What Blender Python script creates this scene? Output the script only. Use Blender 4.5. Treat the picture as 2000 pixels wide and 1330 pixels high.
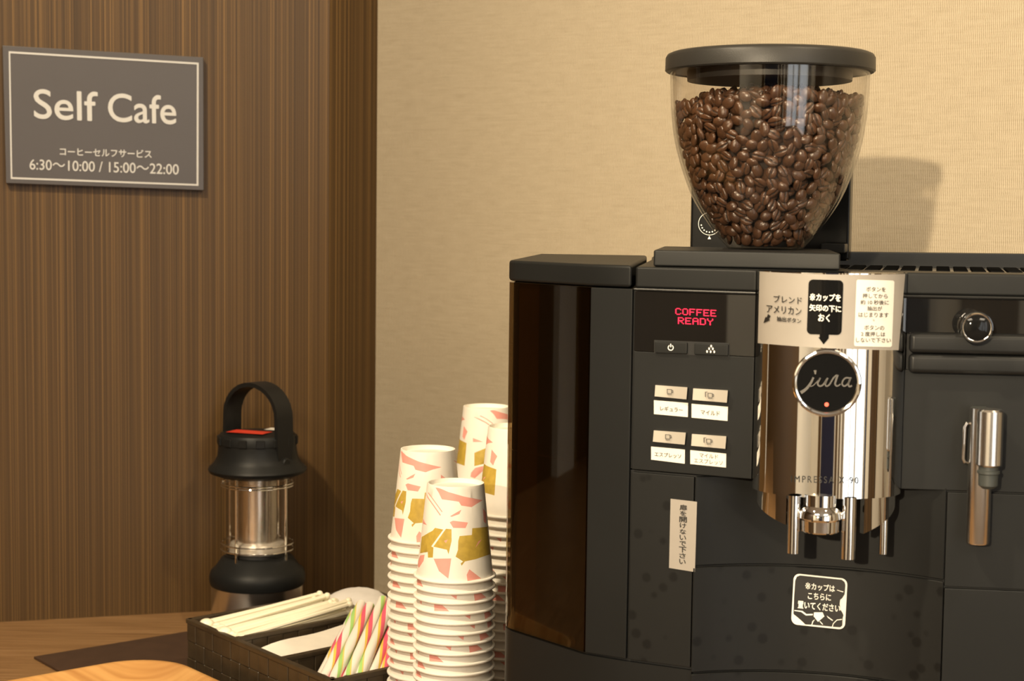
import bpy, bmesh, math, random
from mathutils import Vector, Matrix, noise
from mathutils.geometry import delaunay_2d_cdt
PI = math.pi
S = bpy.context.scene
for o in list(bpy.data.objects): bpy.data.objects.remove(o)
COL = S.collection

# ---------------------------------------------------------------- camera, exposure, lamps
F = 3200.0                      # focal length in pixels of the 2000 px wide frame
EYE = 0.44                      # eye height above the counter top (counter top is z = 0)
PITCH = math.atan(250 / F); ROLL = math.radians(0.72)
cam = bpy.data.cameras.new('camera'); camo = bpy.data.objects.new('camera', cam); COL.objects.link(camo)
cam.sensor_fit = 'HORIZONTAL'; cam.sensor_width = 36; cam.lens = F / 2000 * 36
cam.clip_start = 0.02
RM = Matrix.Rotation(PI / 2 - PITCH, 4, 'X') @ Matrix.Rotation(ROLL, 4, 'Z')
camo.matrix_world = Matrix.Translation((0, 0, EYE)) @ RM
cam.dof.use_dof = True; cam.dof.focus_distance = 1.22; cam.dof.aperture_fstop = 14.0
S.camera = camo
S.view_settings.view_transform = 'Standard'; S.view_settings.look = 'None'
S.view_settings.gamma = 1.0; S.view_settings.use_curve_mapping = False
S.view_settings.exposure = 0.0
FLOOR = -0.75; CEIL = 1.75
w = bpy.data.worlds.new('world'); S.world = w; w.use_nodes = True
w.node_tree.nodes['Background'].inputs[0].default_value = (0.9, 0.95, 1, 1)
w.node_tree.nodes['Background'].inputs[1].default_value = 0.02
WARM = (1.0, 0.82, 0.56)
def spot(name, loc, tgt, power, ang=75, size=0.03, col=WARM, blend=0.5):
    l = bpy.data.lights.new(name, 'SPOT'); l.energy = power; l.color = col
    l.spot_size = math.radians(ang); l.spot_blend = blend; l.shadow_soft_size = size
    o = bpy.data.objects.new(name, l); COL.objects.link(o); o.location = loc
    o.rotation_euler = (Vector(tgt) - Vector(loc)).to_track_quat('-Z', 'Y').to_euler(); return o
LAMPS = [((0.75, 0.40, CEIL), (0.25, 1.45, 0.1), 54, 95), ((-0.72, 0.38, CEIL), (-0.1, 1.6, 0.1), 150, 95), ((-1.10, -2.40, 1.17), (0.54, 1.50, 0.50), 760, 21)]  # third: added low spot, brightens the right wall and shapes its shadow
for i, (p, t, e, a) in enumerate(LAMPS):
    spot('spot_beam', (p[0], p[1], p[2] - 0.05), t, e, a, 0.035, blend=0.5 if p[2] == CEIL else 1.0)
def area(name, x, y, e, sz, col=(1, 0.84, 0.63)):
    l = bpy.data.lights.new(name, 'AREA'); l.energy = e; l.color = col; l.size = sz; l.shape = 'SQUARE'
    o = bpy.data.objects.new(name, l); COL.objects.link(o); o.location = (x, y, CEIL - 0.06)
area('room_fill', -1.0, -1.4, 62, 0.9)  # unseen ceiling fill, added to brighten the walls mirrored in the chrome
area('room_fill', 1.2, -1.6, 55, 0.9)  # second added fill, towards the right of the room

# ---------------------------------------------------------------- pixel <-> world helpers
R3 = RM.to_3x3(); CAMP = Vector((0, 0, EYE))
def ray(px, py): return (R3 @ Vector(((px - 1000) / F, -(py - 665) / F, -1))).normalized()
def on_z(px, py, z):
    d = ray(px, py); return CAMP + d * ((z - EYE) / d.z)
def at_y(px, py, Y):
    d = ray(px, py); return CAMP + d * (Y / d.y)
class Plane:
    """a real vertical plane through plan points a -> b, seen from its front side"""
    def __init__(s, a, b):
        s.o = Vector((a[0], a[1], 0)); s.u = Vector((b[0] - a[0], b[1] - a[1], 0)).normalized()
        s.n = Vector((s.u.y, -s.u.x, 0)); s.z = Vector((0, 0, 1))
    def hit(s, px, py, off=0):
        d = ray(px, py); t = (s.o + s.n * off - CAMP).dot(s.n) / d.dot(s.n); return CAMP + d * t
    def ab(s, px, py):
        p = s.hit(px, py); return ((p - s.o).dot(s.u), p.z)
    def pt(s, a, z, off=0): return s.o + s.u * a + s.n * off + s.z * z

# ---------------------------------------------------------------- mesh helpers
class MB:
    def __init__(s): s.v = []; s.f = []; s.m = []; s.bev = False
    def add(s, vs, fs, mi=0):
        k = len(s.v); s.v += [Vector(p) for p in vs]; s.f += [tuple(i + k for i in f) for f in fs]; s.m += [mi] * len(fs)
    def addbm(s, bm, mi=0):
        bm.verts.index_update(); s.add([v.co.copy() for v in bm.verts], [[v.index for v in f.verts] for f in bm.faces], mi); bm.free()
    def poly(s, pts, mi=0): s.add(pts, [tuple(range(len(pts)))], mi)
    def solid(s, base, vec, bevel=0.0, seg=2, mi=0):
        """extrude a planar polygon (list of points) along vec, bevel its edges"""
        bm = bmesh.new(); n = len(base); vec = Vector(vec)
        a = [bm.verts.new(p) for p in base]; b = [bm.verts.new(Vector(p) + vec) for p in base]
        bm.faces.new(a); bm.faces.new(b[::-1])
        for i in range(n): bm.faces.new((a[i], b[i], b[(i + 1) % n], a[(i + 1) % n]))
        bmesh.ops.recalc_face_normals(bm, faces=bm.faces)
        if bevel > 0:
            s.bev = True
            es = [e for e in bm.edges if e.calc_face_angle(0) > 0.5]
            bmesh.ops.bevel(bm, geom=es, offset=bevel, segments=seg, affect='EDGES', profile=0.5)
        s.addbm(bm, mi)
    def prism(s, plan, z0, z1, bevel=0.0, seg=2, mi=0):
        s.solid([Vector((p[0], p[1], z0)) for p in plan], (0, 0, z1 - z0), bevel, seg, mi)
    def box(s, c, ax, ay, az, bevel=0.0, seg=2, mi=0):
        """box from a centre and three half-axis vectors"""
        c = Vector(c); ax = Vector(ax); ay = Vector(ay); az = Vector(az)
        s.solid([c - ax - ay - az, c + ax - ay - az, c + ax + ay - az, c - ax + ay - az], az * 2, bevel, seg, mi)
    def lathe(s, prof, c=(0, 0, 0), seg=48, mi=0, close=False):
        c = Vector(c); n = len(prof); vs = []; fs = []
        for r, z in prof:
            for k in range(seg):
                a = 2 * PI * k / seg; vs.append(c + Vector((r * math.cos(a), r * math.sin(a), z)))
        rows = n if close else n - 1
        for i in range(rows):
            j = (i + 1) % n
            for k in range(seg):
                q = (k + 1) % seg; fs.append((i * seg + k, i * seg + q, j * seg + q, j * seg + k))
        s.add(vs, fs, mi)
    def tube(s, pts, r, seg=12, mi=0, cap=True):
        pts = [Vector(p) for p in pts]; vs = []; fs = []; n = len(pts); nrm = None
        for i, p in enumerate(pts):
            t = (pts[min(i + 1, n - 1)] - pts[max(i - 1, 0)]).normalized()
            if nrm is None: nrm = t.orthogonal().normalized()
            nrm = (nrm - t * nrm.dot(t)).normalized(); b = t.cross(nrm)
            rr = r[i] if isinstance(r, (list, tuple)) else r
            for k in range(seg):
                a = 2 * PI * k / seg; vs.append(p + nrm * (rr * math.cos(a)) + b * (rr * math.sin(a)))
        for i in range(n - 1):
            for k in range(seg):
                q = (k + 1) % seg; fs.append((i * seg + k, i * seg + q, (i + 1) * seg + q, (i + 1) * seg + k))
        if cap: fs += [tuple(range(seg - 1, -1, -1)), tuple(range((n - 1) * seg, n * seg))]
        s.add(vs, fs, mi)
    def ring(s, c, ax, ay, r, rt, seg=40, tseg=8, mi=0, a0=0, a1=2 * PI):
        c = Vector(c); ax = Vector(ax).normalized(); ay = Vector(ay).normalized()
        full = abs(a1 - a0 - 2 * PI) < 1e-6
        pts = [c + ax * r * math.cos(a0 + (a1 - a0) * k / seg) + ay * r * math.sin(a0 + (a1 - a0) * k / seg) for k in range(seg + 1)]
        s.tube(pts, rt, tseg, mi, not full)
    def mesh(s, name, mats, org=(0, 0, 0), angle=35, recalc=True, smooth=True):
        me = bpy.data.meshes.new(name); org = Vector(org)
        me.from_pydata([v - org for v in s.v], [], s.f); me.validate()
        for m in (mats if isinstance(mats, (list, tuple)) else [mats]): me.materials.append(m)
        if len(s.m) == len(me.polygons): me.polygons.foreach_set('material_index', s.m)
        if recalc:
            bm = bmesh.new(); bm.from_mesh(me); bmesh.ops.recalc_face_normals(bm, faces=bm.faces); bm.to_mesh(me); bm.free()
        if smooth: me.shade_smooth(); me.set_sharp_from_angle(angle=math.radians(angle))
        return me
    def build(s, name, mats, parent=None, org=None, **kw):
        if org is None: org = world_loc(parent) if parent else (0, 0, 0)
        o = bpy.data.objects.new(name, s.mesh(name, mats, org, **kw)); COL.objects.link(o)
        if s.bev:
            md = o.modifiers.new('weighted_normal', 'WEIGHTED_NORMAL'); md.keep_sharp = True; md.weight = 80
        if parent: o.parent = parent
        else: o.location = org
        return o
def world_loc(o):
    p = Vector((0, 0, 0))
    while o: p += o.location; o = o.parent
    return p
def tag(o, label, cat, group=None, kind=None):
    o['label'] = label; o['category'] = cat
    if group: o['group'] = group
    if kind: o['kind'] = kind
    return o
def thing(name, label, cat, loc, group=None):
    o = bpy.data.objects.new(name, None); COL.objects.link(o); o.location = loc; o.empty_display_size = 0.02
    return tag(o, label, cat, group)
def struct(o): o['kind'] = 'structure'; return o

# flat lettering from the built-in font -> triangles in the unit box of the text
_tc = {}
def glyphs(s, bold=0.0, shear=0.0, align='CENTER', line=1.0, space=1.0):
    key = (s, bold, shear, align, line, space)
    if key in _tc: return _tc[key]
    cu = bpy.data.curves.new('t', 'FONT'); cu.body = s; cu.size = 1; cu.align_x = align; cu.offset = bold; cu.shear = shear
    cu.space_line = line; cu.space_character = space; cu.resolution_u = 5
    ob = bpy.data.objects.new('t', cu); COL.objects.link(ob)
    bpy.context.view_layer.update()
    me = bpy.data.meshes.new_from_object(ob.evaluated_get(bpy.context.evaluated_depsgraph_get()))
    vs = [(v.co.x, v.co.y) for v in me.vertices]; fs = [tuple(p.vertices) for p in me.polygons]
    bpy.data.objects.remove(ob); bpy.data.curves.remove(cu); bpy.data.meshes.remove(me)
    x0 = min(v[0] for v in vs); x1 = max(v[0] for v in vs); y0 = min(v[1] for v in vs); y1 = max(v[1] for v in vs)
    _tc[key] = ([((x - x0) / (x1 - x0), (y1 - y) / (y1 - y0)) for x, y in vs], fs); return _tc[key]
def decal(mb, s, hit, tl, tr, bl, off, mi=0, **kw):
    """lay the lettering s on a surface; tl, tr, bl are the corners of its box"""
    if s[0] == '※' and len(s) > 1:                     # the reference mark keeps its fine strokes
        f1, f2 = 0.88 / len(s), 1.06 / len(s); at = lambda p, f: (p[0] + (tr[0] - tl[0]) * f, p[1] + (tr[1] - tl[1]) * f)
        k1 = dict(kw); k1['bold'] = 0.004
        decal(mb, s[0], hit, tl, at(tl, f1), bl, off, mi, **k1); decal(mb, s[1:], hit, at(tl, f2), tr, at(bl, f2), off, mi, **kw); return
    bold = kw.pop('bold', 0.0); vs, fs = glyphs(s, **kw)
    lines = s.count('\n') + 1; hpx = math.dist(tl, bl) / lines; sh = abs(bold) * hpx * 1.1       # heavier strokes: the outline laid again a hair to each side
    for j, (sx, sy) in enumerate(((0, 0),) if bold <= 0 else ((-sh, 0), (sh, 0), (0, -sh), (0, sh))):
        mb.add([hit(tl[0] + (tr[0] - tl[0]) * a + (bl[0] - tl[0]) * b + sx, tl[1] + (tr[1] - tl[1]) * a + (bl[1] - tl[1]) * b + sy, off + j * 0.00002) for a, b in vs], fs, mi)
def rrect(w, h, r, n=6):
    out = []
    for cx, cy, a0 in ((w - r, h - r, 0), (r, h - r, 90), (r, r, 180), (w - r, r, 270)):
        for k in range(n + 1):
            a = math.radians(a0 + 90 * k / n); out.append((cx + r * math.cos(a), cy + r * math.sin(a)))
    return out
def rpix(tl, tr, bl, r, n=5):
    """rounded quadrilateral in picture coordinates, corners tl/tr/bl, r in pixels"""
    W = math.dist(tl, tr); H = math.dist(tl, bl)
    return [(tl[0] + (tr[0] - tl[0]) * a / W + (bl[0] - tl[0]) * b / H, tl[1] + (tr[1] - tl[1]) * a / W + (bl[1] - tl[1]) * b / H) for a, b in rrect(W, H, r, n)]

# ---------------------------------------------------------------- materials
def mat(name, col=(0.8, 0.8, 0.8), rough=0.5, metal=0.0, spec=0.5, emit=None, es=0.0, var=0.0, vscale=30.0, bump=0.0, bscale=400.0, coat=0.0):
    m = bpy.data.materials.new(name); m.use_nodes = True; nt = m.node_tree; b = nt.nodes['Principled BSDF']
    b.inputs['Base Color'].default_value = (*col, 1); b.inputs['Roughness'].default_value = rough
    b.inputs['Metallic'].default_value = metal; b.inputs['Specular IOR Level'].default_value = spec
    b.inputs['Coat Weight'].default_value = coat; b.inputs['Coat Roughness'].default_value = 0.05
    if emit: b.inputs['Emission Color'].default_value = (*emit, 1); b.inputs['Emission Strength'].default_value = es
    if var or bump:
        tc = nt.nodes.new('ShaderNodeTexCoord')
    if var:
        n = nt.nodes.new('ShaderNodeTexNoise'); n.inputs['Scale'].default_value = vscale; n.inputs['Detail'].default_value = 4
        nt.links.new(tc.outputs['Object'], n.inputs['Vector'])
        r = nt.nodes.new('ShaderNodeValToRGB'); nt.links.new(n.outputs['Fac'], r.inputs['Fac'])
        r.color_ramp.elements[0].position = 0.3; r.color_ramp.elements[1].position = 0.7
        r.color_ramp.elements[0].color = (*[c * (1 - var) for c in col], 1); r.color_ramp.elements[1].color = (*[min(1, c * (1 + var)) for c in col], 1)
        nt.links.new(r.outputs['Color'], b.inputs['Base Color'])
    if bump:
        n2 = nt.nodes.new('ShaderNodeTexNoise'); n2.inputs['Scale'].default_value = bscale; n2.inputs['Detail'].default_value = 2
        nt.links.new(tc.outputs['Object'], n2.inputs['Vector'])
        bp = nt.nodes.new('ShaderNodeBump'); bp.inputs['Strength'].default_value = bump; bp.inputs['Distance'].default_value = 0.001
        nt.links.new(n2.outputs['Fac'], bp.inputs['Height']); nt.links.new(bp.outputs['Normal'], b.inputs['Normal'])
    return m
def clear(name, tint=(1, 1, 1), rough=0.0, gain=1.0, ior=1.5):
    """clear moulded plastic / glass: see-through plus Fresnel reflection"""
    m = bpy.data.materials.new(name); m.use_nodes = True; nt = m.node_tree; nt.nodes.clear()
    out = nt.nodes.new('ShaderNodeOutputMaterial'); mx = nt.nodes.new('ShaderNodeMixShader')
    t = nt.nodes.new('ShaderNodeBsdfTransparent'); t.inputs[0].default_value = (*tint, 1)
    g = nt.nodes.new('ShaderNodeBsdfGlossy'); g.inputs['Roughness'].default_value = rough
    lw = nt.nodes.new('ShaderNodeLayerWeight'); lw.inputs['Blend'].default_value = 0.5      # facing: 0 head-on, 1 grazing
    pw = nt.nodes.new('ShaderNodeMath'); pw.operation = 'POWER'; pw.inputs[1].default_value = 5; nt.links.new(lw.outputs['Facing'], pw.inputs[0])
    mu = nt.nodes.new('ShaderNodeMath'); mu.operation = 'MULTIPLY_ADD'; mu.inputs[1].default_value = 0.85; mu.inputs[2].default_value = 0.04 * gain; mu.use_clamp = True
    nt.links.new(pw.outputs[0], mu.inputs[0]); nt.links.new(mu.outputs[0], mx.inputs[0])
    nt.links.new(t.outputs[0], mx.inputs[1]); nt.links.new(g.outputs[0], mx.inputs[2]); nt.links.new(mx.outputs[0], out.inputs[0])
    return m
def streaks(name, cols, sx=420.0, sz=1.2, rough=0.45, sx2=70.0, axis='X', spec=0.3):
    """wood with fine straight grain: noise stretched along the grain, in object space"""
    m = bpy.data.materials.new(name); m.use_nodes = True; nt = m.node_tree; b = nt.nodes['Principled BSDF']
    b.inputs['Roughness'].default_value = rough; b.inputs['Specular IOR Level'].default_value = spec
    tc = nt.nodes.new('ShaderNodeTexCoord')
    def layer(s1, s2, det):
        mp = nt.nodes.new('ShaderNodeMapping')
        mp.inputs['Scale'].default_value = (s1, s1 * 0.02, s2) if axis == 'X' else ((s2, s1, s2) if axis == 'Y' else (s1, s2, s2))
        nt.links.new(tc.outputs['Object'], mp.inputs['Vector'])
        n = nt.nodes.new('ShaderNodeTexNoise'); n.inputs['Scale'].default_value = 1; n.inputs['Detail'].default_value = det; n.inputs['Roughness'].default_value = 0.6
        nt.links.new(mp.outputs[0], n.inputs['Vector']); return n
    a = layer(sx, sz, 2); c = layer(sx2, sz * 0.5, 3)
    ad = nt.nodes.new('ShaderNodeMath'); ad.operation = 'MULTIPLY_ADD'; ad.inputs[1].default_value = 0.75
    ml = nt.nodes.new('ShaderNodeMath'); ml.operation = 'MULTIPLY'; ml.inputs[1].default_value = 0.25
    nt.links.new(c.outputs['Fac'], ml.inputs[0]); nt.links.new(a.outputs['Fac'], ad.inputs[0]); nt.links.new(ml.outputs[0], ad.inputs[2])
    r = nt.nodes.new('ShaderNodeValToRGB'); nt.links.new(ad.outputs[0], r.inputs['Fac'])
    el = r.color_ramp.elements
    el[0].position = 0.34; el[0].color = (*cols[0], 1); el[1].position = 0.68; el[1].color = (*cols[2], 1)
    e = el.new(0.50); e.color = (*cols[1], 1)
    nt.links.new(r.outputs['Color'], b.inputs['Base Color']); return m
def weave_wall(name):
    """beige textile wallpaper: upright threads about 1.5 mm apart and irregular cross threads"""
    m = bpy.data.materials.new(name); m.use_nodes = True; nt = m.node_tree; b = nt.nodes['Principled BSDF']
    b.inputs['Roughness'].default_value = 0.75; b.inputs['Specular IOR Level'].default_value = 0.15
    tc = nt.nodes.new('ShaderNodeTexCoord')
    def wave(direction, scale, dist, dscale):
        n = nt.nodes.new('ShaderNodeTexWave'); n.bands_direction = direction; n.inputs['Scale'].default_value = scale
        n.inputs['Distortion'].default_value = dist; n.inputs['Detail'].default_value = 2; n.inputs['Detail Scale'].default_value = dscale
        nt.links.new(tc.outputs['Object'], n.inputs['Vector']); return n
    def nz(sc, det=3):
        mp = nt.nodes.new('ShaderNodeMapping'); mp.inputs['Scale'].default_value = sc
        n = nt.nodes.new('ShaderNodeTexNoise'); n.inputs['Scale'].default_value = 1; n.inputs['Detail'].default_value = det
        nt.links.new(tc.outputs['Object'], mp.inputs['Vector']); nt.links.new(mp.outputs[0], n.inputs['Vector']); return n
    wx = wave('X', 2 * PI / 0.00175 / 20, 1.5, 1.5)
    cross = nz((30, 30, 620), 3); cloud = nz((60, 60, 160), 4)
    def mix(x, y, f):
        q = nt.nodes.new('ShaderNodeMath'); q.operation = 'MULTIPLY_ADD'; q.inputs[1].default_value = f
        nt.links.new(x, q.inputs[0]); nt.links.new(y, q.inputs[2]); return q.outputs[0]
    z = nt.nodes.new('ShaderNodeMath'); z.operation = 'MULTIPLY'; z.inputs[1].default_value = 0.62; nt.links.new(wx.outputs['Fac'], z.inputs[0])
    h = mix(cross.outputs['Fac'], z.outputs[0], 0.30); h = mix(cloud.outputs['Fac'], h, 0.20)
    r = nt.nodes.new('ShaderNodeValToRGB'); nt.links.new(h, r.inputs['Fac'])
    el = r.color_ramp.elements; el[0].position = 0.18; el[0].color = (0.190, 0.154, 0.100, 1); el[1].position = 0.85; el[1].color = (0.405, 0.347, 0.258, 1)
    nt.links.new(r.outputs['Color'], b.inputs['Base Color'])
    bp = nt.nodes.new('ShaderNodeBump'); bp.inputs['Strength'].default_value = 0.35; bp.inputs['Distance'].default_value = 0.0006
    nt.links.new(h, bp.inputs['Height']); nt.links.new(bp.outputs['Normal'], b.inputs['Normal'])
    return m

M = {}
M['wood_wall'] = streaks('wood_wall', [(0.038, 0.0205, 0.0068), (0.065, 0.0352, 0.0118), (0.198, 0.110, 0.035)], 800, 0.55, sx2=150)
M['wall_cloth'] = weave_wall('wall_cloth')
M['cream'] = mat('cream_paint', (0.72, 0.66, 0.54), 0.7, var=0.04, vscale=3)
M['ceil'] = mat('white_ceiling', (0.78, 0.75, 0.69), 0.8, var=0.03, vscale=4)
M['carpet'] = mat('grey_brown_carpet', (0.16, 0.12, 0.09), 0.95, var=0.3, vscale=90)
M['navy'] = mat('navy_panel', (0.012, 0.014, 0.035), 0.35, var=0.1, vscale=5)
M['frame'] = mat('white_frame', (0.75, 0.74, 0.70), 0.4, var=0.03, vscale=6)
M['pane'] = mat('glowing_pane', (0.6, 0.65, 0.7), 0.3, emit=(0.93, 0.97, 1.0), es=2.2, var=0.02, vscale=2)  # self-lit panes, placed for the white bands mirrored in the chrome
M['counter'] = streaks('counter_wood', [(0.16, 0.085, 0.035), (0.225, 0.125, 0.053), (0.29, 0.17, 0.08)], 260, 9, 0.38, 40, 'Y')
M['mat_brown'] = mat('dark_brown_mat', (0.050, 0.026, 0.015), 0.55, var=0.12, vscale=60)
M['tray'] = streaks('tray_wood', [(0.42, 0.20, 0.06), (0.56, 0.30, 0.10), (0.68, 0.40, 0.15)], 95, 6, 0.3, 25, 'Y', 0.5)
M['black'] = mat('black_plastic', (0.0090, 0.0095, 0.0095), 0.46, spec=0.20, bump=0.04, bscale=2600, var=0.08, vscale=12)
M['black2'] = mat('black_plastic_smooth', (0.0095, 0.0098, 0.0098), 0.38, spec=0.26, var=0.06, vscale=9)
M['spotted'] = mat('black_plastic_marked', (0.020, 0.019, 0.017), 0.45, spec=0.22, bump=0.03, bscale=2600)
M['gloss'] = mat('gloss_black', (0.006, 0.006, 0.006), 0.012, spec=0.85, var=0.05, vscale=8)
M['gap'] = mat('dark_gap', (0.004, 0.004, 0.004), 0.7, var=0.05, vscale=8)
M['chrome'] = mat('chrome', (0.86, 0.85, 0.83), 0.045, 1.0, var=0.01, vscale=4)
M['steel'] = mat('brushed_steel', (0.74, 0.72, 0.69), 0.22, 1.0, var=0.05, vscale=40)
M['satin'] = mat('satin_silver', (0.62, 0.58, 0.51), 0.32, 0.45, var=0.03, vscale=20)
M['smoke'] = clear('smoked_plastic', (0.52, 0.42, 0.28), 0.02, 1.2)
M['glass'] = clear('clear_plastic', (0.97, 0.96, 0.95), 0.0, 1.25)
M['lid'] = mat('lid_grey', (0.021, 0.0198, 0.0180), 0.42, spec=0.3, bump=0.12, bscale=1800, var=0.06, vscale=20)
M['silver_label'] = mat('silver_label', (0.275, 0.250, 0.220), 0.5, 0.0, var=0.03, vscale=60)
M['white_label'] = mat('white_label', (0.66, 0.63, 0.57), 0.5, var=0.02, vscale=40)
M['ink'] = mat('black_ink', (0.012, 0.011, 0.010), 0.45, var=0.05, vscale=30)
M['ink_gloss'] = mat('black_ink_gloss', (0.006, 0.006, 0.006), 0.06, spec=0.22, var=0.05, vscale=30)
M['grey_ink'] = mat('grey_ink', (0.05, 0.048, 0.045), 0.5, var=0.05, vscale=30)
M['white_ink'] = mat('white_ink', (0.80, 0.77, 0.70), 0.5, var=0.03, vscale=30)
M['cover'] = mat('cover_black', (0.005, 0.005, 0.005), 0.2, spec=0.15, var=0.05, vscale=20)
M['tank_inner'] = mat('tank_inner', (0.060, 0.040, 0.020), 0.6, spec=0.1, var=0.2, vscale=14)
M['matte_black'] = mat('matte_black', (0.007, 0.007, 0.007), 0.9, spec=0.0, var=0.05, vscale=30)
M['pewter'] = mat('pewter', (0.42, 0.40, 0.37), 0.25, 1.0, var=0.05, vscale=60)
M['led'] = mat('red_led', (0.3, 0.0, 0.02), 0.4, emit=(1.0, 0.012, 0.06), es=1.6)
M['led_dot'] = mat('red_led_dot', (0.5, 0.05, 0.03), 0.4, emit=(1.0, 0.10, 0.05), es=2.2)
M['sign'] = mat('sign_grey_brown', (0.064, 0.056, 0.056), 0.42, var=0.03, vscale=14)
M['sign_ink'] = mat('sign_white', (0.49, 0.485, 0.475), 0.5, var=0.02, vscale=14)
M['bean'] = mat('roasted_bean', (0.062, 0.029, 0.0145), 0.30, var=0.45, vscale=160, bump=0.2, bscale=900)
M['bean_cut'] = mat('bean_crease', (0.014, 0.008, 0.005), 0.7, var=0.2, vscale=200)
M['paper'] = mat('cup_paper', (0.86, 0.82, 0.74), 0.55, var=0.02, vscale=50)
M['pink'] = mat('cup_pink', (0.80, 0.345, 0.29), 0.55, var=0.05, vscale=90)
M['olive'] = mat('cup_olive', (0.50, 0.345, 0.055), 0.55, var=0.12, vscale=200)
M['red'] = mat('red_sticker', (0.62, 0.045, 0.02), 0.45, var=0.05, vscale=50)
M['white_plastic'] = mat('white_plastic', (0.80, 0.77, 0.72), 0.4, var=0.03, vscale=30)
M['napkin'] = mat('napkin_paper', (0.80, 0.76, 0.68), 0.8, var=0.03, vscale=80)
M['cream_plastic'] = mat('stirrer_cream', (0.86, 0.81, 0.64), 0.35, var=0.03, vscale=40)
M['rubber'] = mat('rubber_grey', (0.030, 0.034, 0.032), 0.5, var=0.05, vscale=40)
M['bag'] = mat('soft_white', (0.74, 0.71, 0.68), 0.6, var=0.05, vscale=60, bump=0.3, bscale=120)

def basket_mat():
    m = bpy.data.materials.new('woven_strap'); m.use_nodes = True; nt = m.node_tree; b = nt.nodes['Principled BSDF']
    b.inputs['Roughness'].default_value = 0.42
    tc = nt.nodes.new('ShaderNodeTexCoord'); n = nt.nodes.new('ShaderNodeTexNoise'); n.inputs['Scale'].default_value = 90
    nt.links.new(tc.outputs['Object'], n.inputs['Vector']); r = nt.nodes.new('ShaderNodeValToRGB'); nt.links.new(n.outputs['Fac'], r.inputs['Fac'])
    r.color_ramp.elements[0].color = (0.022, 0.015, 0.008, 1); r.color_ramp.elements[1].color = (0.066, 0.046, 0.025, 1)
    nt.links.new(r.outputs['Color'], b.inputs['Base Color']); return m
M['basket'] = basket_mat()

def straw_mat():
    m = bpy.data.materials.new('striped_straw'); m.use_nodes = True; nt = m.node_tree; b = nt.nodes['Principled BSDF']
    b.inputs['Roughness'].default_value = 0.4
    tc = nt.nodes.new('ShaderNodeTexCoord'); sp = nt.nodes.new('ShaderNodeSeparateXYZ'); nt.links.new(tc.outputs['Object'], sp.inputs[0])
    def mth(op, a, bb=None):
        q = nt.nodes.new('ShaderNodeMath'); q.operation = op
        for i, x in enumerate((a, bb)):
            if x is None: continue
            if isinstance(x, (int, float)): q.inputs[i].default_value = x
            else: nt.links.new(x, q.inputs[i])
        return q.outputs[0]
    ang = mth('DIVIDE', mth('ARCTAN2', sp.outputs['Y'], sp.outputs['X']), 2 * PI)
    fr = mth('FRACT', mth('ADD', ang, mth('MULTIPLY', sp.outputs['Z'], 8.0)))
    r = nt.nodes.new('ShaderNodeValToRGB'); r.color_ramp.interpolation = 'CONSTANT'; nt.links.new(fr, r.inputs['Fac'])
    white = (0.86, 0.82, 0.74, 1); el = r.color_ramp.elements
    el[0].position = 0; el[0].color = white; el[1].position = 0.30; el[1].color = (0.82, 0.60, 0.10, 1)
    for p, c in ((0.38, (0.78, 0.12, 0.20, 1)), (0.52, white), (0.76, (0.40, 0.68, 0.20, 1)), (0.88, (0.82, 0.62, 0.16, 1)), (0.92, white)):
        e = el.new(p); e.color = c
    nt.links.new(r.outputs['Color'], b.inputs['Base Color']); return m
M['straw'] = straw_mat()

def spots_on(m):
    """dull round splash marks on the black plastic, fixed to the object"""
    nt = m.node_tree; b = nt.nodes['Principled BSDF']; tc = nt.nodes.new('ShaderNodeTexCoord')
    v = nt.nodes.new('ShaderNodeTexVoronoi'); v.inputs['Scale'].default_value = 75
    nt.links.new(tc.outputs['Object'], v.inputs['Vector'])
    r = nt.nodes.new('ShaderNodeValToRGB'); nt.links.new(v.outputs['Distance'], r.inputs['Fac'])
    r.color_ramp.elements[0].position = 0.20; r.color_ramp.elements[0].color = (0.0048, 0.0050, 0.0050, 1)
    r.color_ramp.elements[1].position = 0.30; r.color_ramp.elements[1].color = (0.0092, 0.0096, 0.0095, 1)
    nt.links.new(r.outputs['Color'], b.inputs['Base Color'])
spots_on(M['spotted'])

# ---------------------------------------------------------------- room
FOLD = Vector((-0.203, 1.804)); CORN = Vector((-0.155, 1.858))
dL = Vector((0.9455, 0.2672)).normalized(); dB = Vector((0.8387, -0.5446)).normalized()
LEND = FOLD - dL * 1.85; REND = CORN + dB * 2.9
def wall(name, a, b, z0, z1, m, th=0.06):
    """an upright slab whose local X runs along the wall, front face towards the room"""
    a = Vector(a); b = Vector(b); L = (b - a).length; d = (b - a).normalized()
    mb = MB(); mb.box((L / 2, th / 2, (z0 + z1) / 2), (L / 2, 0, 0), (0, th / 2, 0), (0, 0, (z1 - z0) / 2))
    o = mb.build(name, m, org=(0, 0, 0)); o.location = (a.x, a.y, 0); o.rotation_euler = (0, 0, math.atan2(d.y, d.x)); return struct(o)
wall('wall_left', LEND, FOLD, FLOOR, CEIL, M['wood_wall'])
wall('wall_left_return', FOLD, CORN, FLOOR, CEIL, M['wood_wall'])
wall('wall_right', CORN, REND, FLOOR, CEIL, M['wall_cloth'])
XL = LEND.x; XR = REND.x; YB = -3.4
wall('wall_side_wood', (XL, -1.22), (XL, LEND.y), FLOOR, CEIL, M['wood_wall'])
wall('wall_side_cream', (XL, YB), (XL, -1.22), FLOOR, CEIL, M['cream'])
wall('wall_side_far', (XR, REND.y), (XR, YB), FLOOR, CEIL, M['cream'])
wall('wall_back', (XR, YB), (XL, YB), FLOOR, CEIL, M['cream'])
mb = MB(); mb.prism([(XL - .06, YB - .06), (XR + .06, YB - .06), (XR + .06, 2.0), (XL - .06, 2.0)], FLOOR - 0.05, FLOOR)
struct(mb.build('floor', M['carpet']))
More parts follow.
